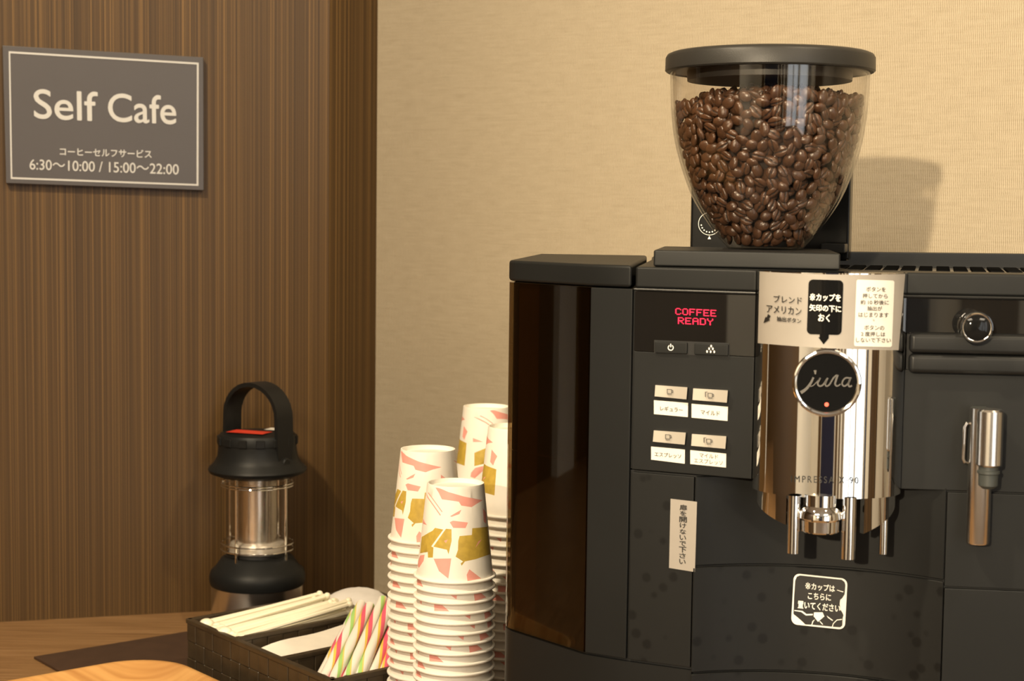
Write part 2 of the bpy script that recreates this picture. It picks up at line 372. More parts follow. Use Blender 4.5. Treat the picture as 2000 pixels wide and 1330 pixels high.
mb = MB(); mb.prism([(XL - .06, YB - .06), (XR + .06, YB - .06), (XR + .06, 2.0), (XL - .06, 2.0)], CEIL, CEIL + 0.05)
struct(mb.build('ceiling', M['ceil']))
# wood panels, a dark stand-in for the viewer and glowing windows on the wall behind the viewer (seen in the chrome and the hopper)
def slab(name, x0, x1, z0, z1, m, th=0.03, y=YB):
    mb = MB(); mb.box(((x0 + x1) / 2, y + th / 2, (z0 + z1) / 2), ((x1 - x0) / 2, 0, 0), (0, th / 2, 0), (0, 0, (z1 - z0) / 2), 0.004)
    o = mb.build(name, m, org=((x0 + x1) / 2, y, 0)); return struct(o)
slab('viewer_dark_panel', -0.92, 0.22, FLOOR, CEIL - 0.12, M['navy'], 0.04)  # added dark panel, mirrored in the chrome in place of the viewer
slab('trim_1', -1.22, -0.98, FLOOR, CEIL, M['wood_wall'], 0.03)
slab('trim_2', 0.32, 0.50, FLOOR, CEIL, M['wood_wall'], 0.03)
slab('trim_3', 0.62, 0.74, FLOOR, CEIL, M['wood_wall'], 0.03)
slab('trim_4', 0.92, 1.02, FLOOR, CEIL, M['wood_wall'], 0.03)
def side_slab(name, y0, y1, m):
    mb = MB(); mb.box((XR - 0.015, (y0 + y1) / 2, (FLOOR + CEIL) / 2), (0.015, 0, 0), (0, (y1 - y0) / 2, 0), (0, 0, (CEIL - FLOOR) / 2), 0.004)
    return struct(mb.build(name, m, org=(XR, (y0 + y1) / 2, 0)))
side_slab('trim_5', -1.02, -0.35, M['wood_wall']); side_slab('trim_6', -1.62, -1.45, M['navy'])
def left_slab(name, t0, t1, m):
    a = FOLD - dL * t1; b = FOLD - dL * t0; o = wall(name, a + Vector((dL.y, -dL.x)) * 0.02, b + Vector((dL.y, -dL.x)) * 0.02, FLOOR, CEIL, m, 0.02); return o
left_slab('reflection_strip', 1.40, 1.52, M['frame'])  # unseen pale strip, added for a thin light line in the chrome
def window(name, x0, x1, z0, z1):
    fr = MB(); t = 0.05
    for c, ax, az in ((((x0 + x1) / 2, z0), (x1 - x0) / 2 + t, t / 2), (((x0 + x1) / 2, z1), (x1 - x0) / 2 + t, t / 2), ((x0, (z0 + z1) / 2), t / 2, (z1 - z0) / 2), ((x1, (z0 + z1) / 2), t / 2, (z1 - z0) / 2)):
        fr.box((c[0], YB + 0.03, c[1]), (ax, 0, 0), (0, 0.03, 0), (0, 0, az), 0.004)
    f = struct(fr.build(name, M['frame'], org=((x0 + x1) / 2, YB, (z0 + z1) / 2)))
    p = MB(); p.box(((x0 + x1) / 2, YB + 0.015, (z0 + z1) / 2), ((x1 - x0) / 2, 0, 0), (0, 0.01, 0), (0, 0, (z1 - z0) / 2))
    p.build('pane', M['pane'], f)
window('window_1', 1.12, 1.64, -0.60, 1.55)
window('window_2', 1.70, 2.18, -0.60, 1.55)
def side_window(name, y0, y1, z0, z1):
    fr = MB(); t = 0.05; zc = (z0 + z1) / 2; yc = (y0 + y1) / 2
    for c, ay, az in (((yc, z0), (y1 - y0) / 2 + t, t / 2), ((yc, z1), (y1 - y0) / 2 + t, t / 2), ((y0, zc), t / 2, (z1 - z0) / 2), ((y1, zc), t / 2, (z1 - z0) / 2)):
        fr.box((XR - 0.03, c[0], c[1]), (0.03, 0, 0), (0, ay, 0), (0, 0, az), 0.004)
    f = struct(fr.build(name, M['frame'], org=(XR, yc, zc)))
    p = MB(); p.box((XR - 0.015, yc, zc), (0.01, 0, 0), (0, (y1 - y0) / 2, 0), (0, 0, (z1 - z0) / 2)); p.build('pane', M['pane'], f)
side_window('reflection_window', -3.1, -1.75, -0.60, 1.55)  # added glowing window, widens the white band mirrored in the chrome
# recessed ceiling downlights and the added low spotlight
for p, t, e, a in LAMPS:
    if p[2] == CEIL:
        r = thing('ceiling_downlight', 'round white recessed downlight ' + ('over the coffee machine' if p[0] > 0 else 'over the wood panelled wall'), 'ceiling light', (p[0], p[1], CEIL))
        mb = MB(); mb.lathe([(0.040, 0.0), (0.055, 0.0), (0.055, -0.006), (0.042, -0.008), (0.040, 0.0)], (p[0], p[1], CEIL), 32); mb.build('trim_ring', M['frame'], r)
    else:  # added spotlight; shade and cord are made up to carry it
        r = thing('added_spotlight', 'added low spotlight hung on a cord far across the room', 'ceiling light', p)
        mb = MB(); mb.lathe([(0.05, 0.02), (0.055, 0.02), (0.055, 0.16), (0.0, 0.17), (0, 0.165), (0.05, 0.155), (0.05, 0.02)], p, 32); mb.build('lamp_shade', M['frame'], r)
        mb = MB(); mb.tube([(p[0], p[1], p[2] + 0.165), (p[0], p[1], CEIL)], 0.004, 8); mb.build('cord', M['rubber'], r)

# counter
mb = MB()
mb.prism([(XL, 0.78), (XR, 0.78), (XR, REND.y), (CORN.x, CORN.y), (FOLD.x, FOLD.y), (LEND.x, LEND.y)], -0.04, 0.0)
cnt = mb.build('counter_top', M['counter'], org=(0, 1.2, 0)); tag(cnt, 'brown wood grain counter top running along both walls', 'counter')
mb = MB(); mb.prism([(XL + .01, 0.82), (XR - .01, 0.82), (XR - .01, 0.84), (XL + .01, 0.84)], FLOOR, -0.04); mb.build('front_panel', M['wood_wall'], cnt)

# ---------------------------------------------------------------- wall sign
SP = Plane(FOLD - dL * 0.6, FOLD)
def spl(px, py, off=0): return SP.hit(px, py, off)
sg = thing('wall_sign', 'grey brown rectangular cafe sign with white border on the wood wall', 'sign', SP.hit(200, 230))
mb = MB(); corners = [(5, 90), (396, 113), (397, 372), (12, 358)]
mb.solid([spl(x, y, 0.0005) for x, y in corners], SP.n * 0.008, 0.0008); mb.build('sign_board', M['sign'], sg)
mb = MB(); OFF = 0.0092
o_ = [(17, 100), (388, 122.5), (387.5, 363), (21, 349.5)]; i_ = [(20, 104), (384.5, 126), (384, 359.5), (24, 346)]
for k in range(4):
    j = (k + 1) % 4; mb.poly([spl(*o_[k], OFF), spl(*o_[j], OFF), spl(*i_[j], OFF), spl(*i_[k], OFF)])
mb.build('border_line', M['sign_ink'], sg, smooth=False)
mb = MB()
decal(mb, 'Self', spl, (66, 174), (190, 180), (67, 231), OFF, bold=0.012); decal(mb, 'Cafe', spl, (211, 182), (343, 188), (212, 237), OFF, bold=0.012)
mb.build('title_lettering', M['sign_ink'], sg, smooth=False)
mb = MB(); decal(mb, 'コーヒーセルフサービス', spl, (117, 288), (296, 293.5), (117, 303), OFF, bold=0.02); mb.build('subtitle_lettering', M['sign_ink'], sg, smooth=False)
mb = MB(); decal(mb, '6:30〜10:00 / 15:00〜22:00', spl, (58, 311), (349, 321), (58, 331), OFF, bold=0.008); mb.build('hours_lettering', M['sign_ink'], sg, smooth=False)

# ---------------------------------------------------------------- coffee machine
Q0 = (0.155, 1.034); Q1 = (0.079, 1.070); Q2 = (0.051, 1.086); Q3 = (-0.0036, 1.152)
QR = (0.245, 1.0224); U = Vector((0.9917, -0.1285)); V = Vector((0.1285, 0.9917))
U3 = Vector((*U, 0)); V3 = Vector((*V, 0))
def add2(p, u=0.0, v=0.0): return (p[0] + U.x * u + V.x * v, p[1] + U.y * u + V.y * v)
QRE = add2(QR, 0.170); BR = add2(QRE, 0, 0.33); BL = (0.0215, 1.345)
NL = (0.1198, 1.0507); NR = add2(QR, 0.0292)
LP = Plane(Q1, Q0); RP = Plane(QR, QRE); SPN = Plane(Q2, Q1); TKP = Plane(Q3, Q2)
mc = thing('coffee_machine', 'large black automatic coffee machine with chrome spout and bean hopper', 'coffee machine', (0.22, 1.17, 0))
ZT = 0.4062; ZC = 0.392; ZB = 0.2715; ZS = 0.144
def inset(p, u=0.0, v=0.0): return add2(p, u, v)
# concave bay under the spout
chord = Vector((NR[0] - NL[0], NR[1] - NL[1])); cl = chord.length; cd = chord.normalized(); cn = Vector((-cd.y, cd.x)); SAG = 0.0215
Rb = (cl * cl / 4 + SAG * SAG) / (2 * SAG)
def bay(t, push=0.0):
    """t 0..1 along the bay, a circular arc sunk behind the chord"""
    x = (t - 0.5) * cl; y = math.sqrt(max(0, Rb * Rb - x * x)) - (Rb - SAG)
    p = Vector(NL) + cd * (t * cl) + cn * (y + push); return (p.x, p.y)
NB = 24
e = 0.003
front_up = [add2(Q3, 0.004, 0.004), add2(Q2, 0.002, e), add2(Q1, 0.001, e), add2(Q0, 0, e), add2(QR, 0, e), add2(QRE, 0, e)]
mb = MB(); mb.prism(front_up + [BR, (BL[0] + .003, BL[1])], ZB + 0.001, ZC - 0.001)
low = [add2(Q3, 0.004, 0.004), add2(Q2, 0.002, e), add2(Q1, 0.001, e), add2(NL, 0, e)] + [bay(k / NB, e) for k in range(NB + 1)] + [add2(NR, 0.0, e), add2(QRE, 0, e)]
mb.prism(low + [BR, (BL[0] + .003, BL[1])], 0.012, ZB)
body = mb.build('body', M['gap'], mc)
# feet
for p in (add2(Q2, 0.03, 0.05), add2(QRE, -0.03, 0.05), add2(BR, -0.03, -0.03), add2(BL, 0.04, -0.03)):
    mb = MB(); mb.lathe([(0.0, 0), (0.014, 0), (0.014, 0.0125), (0, 0.0125)], (p[0], p[1], 0), 20); mb.build('foot', M['rubber'], mc)
# water tank: smoked shell around the left front, with a dark inner wall
G = 0.0009
ncor = 6
def arc(p0, p1, p2, r, n=6):
    p0, p1, p2 = Vector(p0), Vector(p1), Vector(p2); a = (p0 - p1).normalized(); b = (p2 - p1).normalized()
    s_ = p1 + a * r; e_ = p1 + b * r; return [tuple((s_ * (1 - t) ** 2 + p1 * 2 * t * (1 - t) + e_ * t * t)) for t in [k / n for k in range(n + 1)]]
tank_out = [Q2] + arc(Q2, Q3, BL, 0.012) + [BL]
def ribbon(line, z0, z1, th, bevel=0.0, mi=0, mbx=None):
    """a wall of thickness th standing on a plan polyline (thickness to the inner side)"""
    m_ = mbx or MB(); n = len(line); L = [Vector(p) for p in line]; inn = []
    for i in range(n):
        d = (L[min(i + 1, n - 1)] - L[max(i - 1, 0)]).normalized(); inn.append(L[i] + Vector((d.y, -d.x)) * th)
    m_.prism([tuple(p) for p in L] + [tuple(p) for p in inn[::-1]], z0, z1, bevel, 2, mi); return m_
tank = ribbon([p for p in tank_out], ZS + G, ZC - G, -0.003)
# thickness must point into the machine: check with the centroid
def inner_side(line, c):
    a = Vector(line[0]); b = Vector(line[1]); d = (b - a).normalized(); return 1 if (Vector(c) - a).dot(Vector((d.y, -d.x))) > 0 else -1
CEN = (0.22, 1.2)
sgn = inner_side(tank_out, CEN)
tk = ribbon(tank_out, ZS + G, ZC - G, 0.003 * sgn).build('water_tank', M['smoke'], mc)
ribbon([add2(p, 0.0035, 0.0035) for p in [Q2] + arc(Q2, Q3, BL, 0.012) + [BL]], ZS + G, ZC - G, 0.0006 * sgn).build('tank_inner_wall', M['tank_inner'], tk)
# handle recess edge and level rib seen through the tank
mb = ribbon([tuple(Vector(Q3) * (1 - t) + Vector(Q2) * t + Vector(V) * 0.012) for t in (0.40, 0.47)], ZS + .02, ZC - .004, 0.004 * inner_side([Q3, Q2], CEN)); mb.build('level_rib', M['black2'], tk)
# strip next to the tank, then the front skins
def plate(pl, a0, a1, z0, z1, th, bevel, m, name, parent, off=0.0, extra=None):
    m_ = MB(); m_.solid([pl.pt(a0, z0, off), pl.pt(a1, z0, off), pl.pt(a1, z1, off), pl.pt(a0, z1, off)], pl.n * th, bevel)
    return m_.build(name, m, parent)
aSp = (Vector(Q1) - Vector(Q2)).length; aLP = (Vector(Q0) - Vector(Q1)).length; aNL = (Vector(NL) - Vector(Q1)).length
plate(SPN, G, aSp - G, ZS + G, ZC - G, 0.003, 0.0006, M['black'], 'side_strip', mc, -0.003)
plate(LP, G, aNL - G, ZS + G, ZB - G, 0.003, 0.0006, M['spotted'], 'service_door', mc, -0.003)
plate(LP, G, aLP - 0.0015, ZB + G, 0.3507 - 0.0002, 0.003, 0.0006, M['black'], 'button_panel', mc, -0.003)
dg = plate(LP, G, aLP - 0.0015, 0.3507, ZC - 0.0022, 0.003, 0.0003, M['gloss'], 'display_glass', mc, -0.003)
# rail under the top cap
mb = MB(); mb.tube([LP.pt(0.0005, ZC - 0.0010, -0.0002), LP.pt(aLP - .0015, ZC - .0010, -0.0002)], 0.0010, 8); mb.build('cap_rail', M['black2'], mc)
# underside of the overhanging blocks is the body; right hand block
RW = 0.170
plate(RP, G, RW, ZB + G - 0.003, 0.345, 0.003, 0.0006, M['black'], 'steam_side_panel', mc, -0.003)
plate(RP, 0.0295, RW, 0.0, 0.0, 0.003, 0, M['black'], 'x', mc) if False else None
plate(RP, 0.0300, RW, 0.2082, ZB - 0.0032, 0.0028, 0.0006, M['black'], 'side_panel', mc, -0.003)
plate(RP, 0.0300, RW, 0.014, 0.2072, 0.003, 0.0008, M['black'], 'lower_side_panel', mc, -0.003)
plate(RP, G, RW, 0.371 - 0.003, ZC - 0.0022, 0.003, 0.0003, M['gloss'], 'gloss_strip', mc, -0.003)
mb = MB(); mb.tube([RP.pt(0, ZC - .0010, 0), RP.pt(RW, ZC - .0010, 0)], 0.0010, 8); mb.build('cap_rail', M['black2'], mc)
# double ledge under the steam knob
for z0, z1, dp, bl in ((0.3560, 0.3685, 0.008, 0.003), (0.3435, 0.3556, 0.0075, 0.003)):
    mb = MB(); mb.solid([RP.pt(0.003, z0), RP.pt(RW, z0), RP.pt(RW, z1), RP.pt(0.003, z1)], RP.n * dp, bl, 3); mb.build('knob_ledge', M['black2'], mc)
# bay walls: upper splash wall and the drip tray front below the seam
def baywall(z0, z1, m, name, push):
    pts = [bay(k / NB, push) for k in range(NB + 1)]; m_ = MB()
    line = [Vector(p) for p in pts]; back = [p + cn * 0.003 for p in line]
    m_.prism([tuple(p) for p in line] + [tuple(p) for p in back[::-1]], z0, z1, 0.0005, 1); return m_.build(name, m, mc, angle=25)
baywall(0.2125, ZB - 0.0005, M['black'], 'splash_wall', -0.0005)
tr_ = baywall(0.1420, 0.2113, M['spotted'], 'drip_tray_front', -0.0012)
baywall(0.014, 0.1408, M['spotted'], 'tray_base', -0.002)
# base below the tank
base_line = [NL, Q1, Q2] + arc(Q2, Q3, BL, 0.012) + [BL]
ribbon([tuple(Vector(p)) for p in base_line], 0.012, ZS - G, 0.004 * inner_side(base_line, CEN)).build('base_skirt', M['black'], mc)

# top caps
capL = [(Q1[0] - 0.0012, Q1[1] + 0.0006), Q2] + arc(Q2, Q3, BL, 0.010) + [BL, (BL[0] + 0.105, BL[1] - 0.012), (Q1[0] + 0.036, Q1[1] + 0.285)]
capL = [(Q1[0] - 0.0014, Q1[1] + 0.0008), Q2] + arc(Q2, Q3, BL, 0.010) + [BL, add2(BL, 0.088, 0), (Q1[0] + 0.0245, Q1[1] + 0.20)]
mb = MB(); mb.prism(capL, ZC, ZT + 0.0004, 0.0022, 3); mb.build('tank_lid', M['black'], mc)
capC = [(Q1[0] + 0.0010, Q1[1] - 0.0004), Q0, (0.157, 1.04), (0.243, 1.03), QR, QRE, add2(BR, 0, -0.20), (Q1[0] + 0.0205, Q1[1] + 0.145)]
g1 = add2(Q0, 0.062, 0.050); 
topfront = [(Q1[0] + 0.0012, Q1[1] - 0.0004), (Q0[0] - .001, Q0[1]), add2(Q0, 0.0, 0.006), add2(QR, 0.0, 0.006), QR, QRE, add2(QRE, 0, 0.030), add2(QR, -0.030, 0.035), add2(Q0, 0.025, 0.30), add2(BL, 0.092, 0), (Q1[0] + 0.0265, Q1[1] + 0.18)]
mb = MB(); mb.prism(topfront, ZC, ZT - 0.0004, 0.0016, 3); mb.build('top_cover', M['black'], mc)
# cup warming area: polished plate, back rail, ribs
wp = [add2(QR, -0.028, 0.0385), add2(QRE, 0, 0.0325), add2(QRE, 0, 0.30), add2(QR, 0.026 - 0.028, 0.33)]
wp = [add2(QR, -0.028, 0.040), add2(QRE, 0, 0.034), add2(BR, 0, -0.002), add2(Q0, 0.027, 0.298)]
mb = MB(); mb.prism(wp, ZC, ZT - 0.006, 0.0004, 1); cw = mb.build('cup_warmer', M['steel'], mc)
r0 = add2(Q0, 0.050, 0.285); r1 = add2(BR, 0, -0.012)
mb = MB()
d_ = (Vector(r1) - Vector(r0)).normalized()
mb.prism([tuple(r0), tuple(r1), add2(r1, 0, 0.008), add2(r0, 0, 0.008)], ZT - 0.006, ZT + 0.006, 0.001); mb.build('cup_rail', M['black2'], cw)
RD = Vector((0.250, 0.968))
for k in range(17):
    p = Vector(add2(QR, -0.062 + k * 0.0128, 0.175)); q = p + RD * 0.105; wv = U * 0.0098
    mb = MB(); mb.prism([tuple(p), tuple(p + wv), tuple(q + wv), tuple(q)], ZT - 0.0058, ZT - 0.0042, 0.0003, 1); mb.build('rib', M['matte_black'], cw)

# ---- lettering and buttons on the left panel
def lp(px, py, off=0): return LP.hit(px, py, off)
def lplate(pix, th, m, name, parent, bevel=0.0004, off=0.0):
    m_ = MB(); m_.solid([lp(x, y, off) for x, y in pix], LP.n * th, bevel); return m_.build(name, m, parent)
FONT57 = {'C': ['01110', '10001', '10000', '10000', '10000', '10001', '01110'], 'O': ['01110', '10001', '10001', '10001', '10001', '10001', '01110'],
 'F': ['11111', '10000', '10000', '11110', '10000', '10000', '10000'], 'E': ['11111', '10000', '10000', '11110', '10000', '10000', '11111'],
 'R': ['11110', '10001', '10001', '11110', '10100', '10010', '10001'], 'A': ['01110', '10001', '10001', '11111', '10001', '10001', '10001'],
 'D': ['11110', '10001', '10001', '10001', '10001', '10001', '11110'], 'Y': ['10001', '10001', '01010', '00100', '00100', '00100', '00100']}
mb = MB()
def led(word, tl, tr, bl):
    n = len(word) * 6 - 1
    for c, ch in enumerate(word):
        for r, row in enumerate(FONT57[ch]):
            for k, b in enumerate(row):
                if b == '1':
                    x = (c * 6 + k) / n; y = r / 7; dx = 1.0 / n * 0.96; dy = 0.96 / 7; q = []
                    for xx, yy in ((x, y), (x + dx, y), (x + dx, y + dy), (x, y + dy)):
                        q.append(lp(tl[0] + (tr[0] - tl[0]) * xx + (bl[0] - tl[0]) * yy, tl[1] + (tr[1] - tl[1]) * xx + (bl[1] - tl[1]) * yy, 0.0004))
                    mb.poly(q)
led('COFFEE', (1319, 601.5), (1399, 605.5), (1319, 614.5)); led('READY', (1324, 619.5), (1393, 622.5), (1324, 632.5))
mb.build('display_lettering', M['led'], dg, smooth=False)
# power and grinder keys set in the glass
lplate([(1278, 664), (1425, 670), (1425, 697), (1278, 690)], 0.0004, M['gap'], 'key_recess', dg, 0)
k1 = lplate([(1281, 667), (1344, 669), (1343.5, 691), (1281, 689)], 0.0022, M['black'], 'power_key', mc, 0.0006)
mb = MB(); c = (1310, 679)
for k in range(20):
    a0 = math.radians(-60 + 300 * k / 20); a1 = math.radians(-60 + 300 * (k + 1) / 20); f = lambda a, r: lp(c[0] + r * math.cos(a), c[1] + r * math.sin(a), 0.0025)
    mb.poly([f(a0, 4.2), f(a1, 4.2), f(a1, 5.8), f(a0, 5.8)])
mb.poly([lp(c[0] - .9, c[1] - 7.5, .0025), lp(c[0] + .9, c[1] - 7.5, .0025), lp(c[0] + .9, c[1] - 1, .0025), lp(c[0] - .9, c[1] - 1, .0025)])
mb.build('power_symbol', M['white_ink'], k1, smooth=False)
k2 = lplate([(1358, 670), (1424, 672.5), (1423.5, 695), (1357.5, 692)], 0.0022, M['black'], 'grinder_key', mc, 0.0006)
mb = MB()
for dx, dy in ((0, -8), (-4, -3), (3.2, -2.8), (-8, 2.5), (-1, 3), (6, 3), ):
    mb.poly([lp(1389 + dx + 1.6 * math.cos(a), 684 + dy + 2.6 * math.sin(a), 0.0025) for a in [2 * PI * k / 10 for k in range(10)]])
mb.build('bean_symbol', M['white_ink'], k2, smooth=False)
# four silver brew keys with cup pictograms, white labels under them
def cup_icon(mb, cx, cy, w_, h_, hit, off):
    t = w_ * 0.10
    def q(x0, y0, x1, y1): mb.poly([hit(cx + x * w_, cy + x * w_ * 0.07 + y * h_, off) for x, y in ((x0, y0), (x1, y0), (x1, y1), (x0, y1))])
    q(-.5, -.5, .32, -.40); q(-.5, -.5, -.40, .3); q(.22, -.5, .32, .3); q(-.42, .22, .24, .32); q(-.45, .42, .3, .52); q(.32, -.35, .52, -.25); q(.44, -.35, .52, .1); q(.3, .0, .52, .1)
keys = [((1280, 752), (1342.5, 756.5), (1278.5, 774), 'レギュラー', [(1277.5, 781.5), (1344, 787), (1343.5, 814.5), (1277.5, 808.5)], 1),
        ((1354, 758.5), (1421.5, 762.5), (1352.5, 781), 'マイルド', [(1351, 788.5), (1422, 794.5), (1421, 822), (1351, 815.5)], 2),
        ((1277, 840.5), (1339.5, 845), (1275, 862.5), 'エスプレッソ', [(1272, 872), (1338, 878), (1337.5, 905.5), (1272, 897.5)], 1),
        ((1351.5, 847.5), (1418.5, 852), (1350, 870.5), 'マイルド\nエスプレッソ', [(1348.5, 879), (1418.5, 886), (1418, 913), (1348.5, 906)], 2)]
for tl, tr, bl, word, lab, n in keys:
    br = (tr[0] + bl[0] - tl[0] - 0.5, tr[1] + bl[1] - tl[1] + 1.5)
    # concave silver key: a curved face across its width
    m_ = MB(); N = 10; top = []; bot = []
    for k in range(N + 1):
        t = k / N; dep = 0.0034 - 0.0016 * math.sin(PI * t) + 0.0012 * t
        top.append(lp(tl[0] + (tr[0] - tl[0]) * t, tl[1] + (tr[1] - tl[1]) * t, dep)); bot.append(lp(bl[0] + (br[0] - bl[0]) * t, bl[1] + (br[1] - bl[1]) * t, dep - 0.0006))
    tb = [lp(tl[0] + (tr[0] - tl[0]) * k / N, tl[1] + (tr[1] - tl[1]) * k / N, 0) for k in range(N + 1)]; bb = [lp(bl[0] + (br[0] - bl[0]) * k / N, bl[1] + (br[1] - bl[1]) * k / N, 0) for k in range(N + 1)]
    vs = top + bot + tb + bb; W_ = N + 1; fs = []
    for k in range(N): fs += [(k, k + 1, W_ + k + 1, W_ + k), (k, 2 * W_ + k, 2 * W_ + k + 1, k + 1), (W_ + k, W_ + k + 1, 3 * W_ + k + 1, 3 * W_ + k)]
    fs += [(0, W_, 3 * W_, 2 * W_), (N, 2 * W_ + N, 3 * W_ + N, W_ + N)]
    m_.add(vs, fs); key = m_.build('brew_key', M['satin'], mc)
    ic = MB(); cx = (tl[0] + tr[0] + bl[0] + br[0]) / 4 - 2; cy = (tl[1] + tr[1] + bl[1] + br[1]) / 4
    cup_icon(ic, cx + (3 if n == 2 else 0), cy + (1 if n == 2 else 0), 12, 11, lp, 0.0032)
    if n == 2:
        ic.poly([lp(cx - 8, cy - 7, .0032), lp(cx - 6.5, cy - 7, .0032), lp(cx - 6.5, cy + 3, .0032), lp(cx - 8, cy + 3, .0032)]); ic.poly([lp(cx - 8, cy - 7, .0032), lp(cx - 3, cy - 7, .0032), lp(cx - 3, cy - 6, .0032), lp(cx - 8, cy - 6, .0032)])
    ic.build('cup_symbol', M['grey_ink'], key, smooth=False)
    lb = lplate(lab, 0.0003, M['white_label'], 'key_label', mc, 0, 0.0001)
    tx = MB(); two = '\n' in word
    a, b_, c_, d__ = lab
    def li(u, v): return (a[0] + (b_[0] - a[0]) * u + (d__[0] - a[0]) * v, a[1] + (b_[1] - a[1]) * u + (d__[1] - a[1]) * v)
    if two:
        l1, l2 = word.split('\n')
        decal(tx, l1, lp, li(.25, .14), li(.77, .14), li(.25, .46), 0.0006); decal(tx, l2, lp, li(.10, .54), li(.90, .54), li(.10, .88), 0.0006)
    else:
        u0, u1 = (.18, .84) if len(word) == 5 else ((.25, .77) if len(word) == 4 else (.10, .88))
        decal(tx, word, lp, li(u0, .38), li(u1, .38), li(u0, .72), 0.0006, bold=0.012)
    tx.build('label_lettering', M['grey_ink'], lb, smooth=False)
# tall silver warning label on the service door
ds = lplate([(1310, 974), (1361.5, 980), (1357.5, 1117), (1307, 1109)], 0.0003, M['silver_label'], 'door_label', mc, 0, 0.0001)
tx = MB(); word = '扉を開けないで下さい'; y0 = 985.0; H_ = 117.5 / len(word)
for k, ch in enumerate(word):
    sm = 0.78 if ch not in '扉開下' else 0.92; cy = y0 + H_ * (k + 0.5); cx = 1334.5 - 1.6 * k / 9; hw = 6.6 * sm / 0.85; hh = H_ * 0.47 * sm
    decal(tx, ch, lp, (cx - hw, cy - hh - .6), (cx + hw, cy - hh + .8), (cx - hw, cy + hh), 0.0006, bold=0.025)
tx.build('label_lettering', M['ink'], ds, smooth=False)

# ---- chrome spout column
ca = 0.0462; cb = 0.034; CC = Vector((0.2, 1.0282))
def chp(th, z, off=0.0):
    p = CC + U * ((ca + off) * math.cos(th)) - V * ((cb + off) * math.sin(th)); return Vector((p.x, p.y, z))
def chit(px, py, off=0.0):
    d = ray(px, py); A = ca + off; B = cb + off; o2 = Vector((CAMP.x, CAMP.y)) - CC; d2 = Vector((d.x, d.y))
    ox, oy, dx, dy = o2.dot(U) / A, o2.dot(V) / B, d2.dot(U) / A, d2.dot(V) / B
    a = dx * dx + dy * dy; b = 2 * (ox * dx + oy * dy); c = ox * ox + oy * oy - 1; D = max(0, b * b - 4 * a * c)
    return CAMP + d * ((-b - math.sqrt(D)) / (2 * a))
def shell(th0, th1, z0f, z1, off, thick, n=48, mbx=None):
    m_ = mbx or MB(); outr = []; 
    vs = []; 
    for k in range(n + 1):
        th = th0 + (th1 - th0) * k / n; z0 = z0f(th) if callable(z0f) else z0f
        vs += [chp(th, z0, off), chp(th, z1, off), chp(th, z1, off - thick), chp(th, z0, off - thick)]
    fs = []
    for k in range(n):
        for j in range(4):
            q = (j + 1) % 4; fs.append((4 * k + j, 4 * k + q, 4 * (k + 1) + q, 4 * (k + 1) + j))
    fs += [(0, 1, 2, 3), (4 * n + 3, 4 * n + 2, 4 * n + 1, 4 * n)]
    m_.add(vs, fs); return m_
mb = shell(0, PI, 0.2675, ZT - 0.0005, 0, 0.002, 72)
n = 40
mb.add([chp(PI * k / n, ZT - 0.0005, -0.001) for k in range(n + 1)], [tuple(range(n + 1))]); mb.add([chp(PI * k / n, 0.2690, -0.001) for k in range(n + 1)], [tuple(range(n + 1))])
col = mb.build('spout_column', M['chrome'], mc)
# badge
bc = chit(1614.5, 747, 0.0) ; bn = -V3
bR = 0.0196; BP = Plane((bc.x - U.x, bc.y - U.y), (bc.x + U.x, bc.y + U.y))
def bp_(px, py, off=0): return BP.hit(px, py, off)
bcen = bp_(1614.5, 747)
def disc(mb, r, o0, o1, bev, mi=0, seg=56):
    vs = []
    prof = [(r, o0), (r, o1 - bev), (r - bev, o1)]
    for rr, oo in prof: vs += [bcen + bn * oo + U3 * rr * math.cos(2 * PI * k / seg) + Vector((0, 0, 1)) * rr * math.sin(2 * PI * k / seg) for k in range(seg)]
    fs = [(i * seg + k, i * seg + (k + 1) % seg, (i + 1) * seg + (k + 1) % seg, (i + 1) * seg + k) for i in range(2) for k in range(seg)]
    fs.append(tuple(range(2 * seg, 3 * seg))); mb.add(vs, fs, mi)
mb = MB(); disc(mb, bR - 0.0010, -0.012, 0.0030, 0.0006)
bdg = mb.build('brand_badge', M['ink_gloss'], mc)
mb = MB(); mb.ring(bcen + bn * 0.0022, U3, (0, 0, 1), bR - 0.0004, 0.0017, 64, 10)
vs = []
mb.build('badge_ring', M['chrome'], bdg)
mb = MB(); OB = 0.0034
def stroke(mb, pts, w0, w1=None):
    w1 = w1 or w0; n = len(pts); L = []; Rr = []
    pts = [Vector((p[0], p[1])) for p in pts]; fine = []
    for i in range(n - 1):
        p0, p1, p2, p3 = pts[max(i - 1, 0)], pts[i], pts[i + 1], pts[min(i + 2, n - 1)]
        for k in range(4):
            t = k / 4; fine.append(0.5 * (2 * p1 + (p2 - p0) * t + (2 * p0 - 5 * p1 + 4 * p2 - p3) * t * t + (3 * p1 - p0 - 3 * p2 + p3) * t ** 3))
    fine.append(pts[-1]); m = len(fine)
    for i, p in enumerate(fine):
        d = (fine[min(i + 1, m - 1)] - fine[max(i - 1, 0)]).normalized(); ww = (w0 + (w1 - w0) * i / (m - 1)) / 2; q = Vector((-d.y, d.x)) * ww
        L.append(bp_(p.x + q.x, p.y + q.y, OB)); Rr.append(bp_(p.x - q.x, p.y - q.y, OB))
    mb.add(L + Rr, [(i, i + 1, m + i + 1, m + i) for i in range(m - 1)])
stroke(mb, [(1589, 737), (1583, 749), (1574, 760), (1564, 767)], 3.6, 6.5)
stroke(mb, [(1580, 755), (1588, 753), (1597, 744), (1602, 738)], 1.8)
stroke(mb, [(1592, 723), (1592.5, 731)], 5.5, 2.5)
stroke(mb, [(1602, 738), (1597, 749), (1601, 754), (1608, 751), (1616, 739)], 3.2)
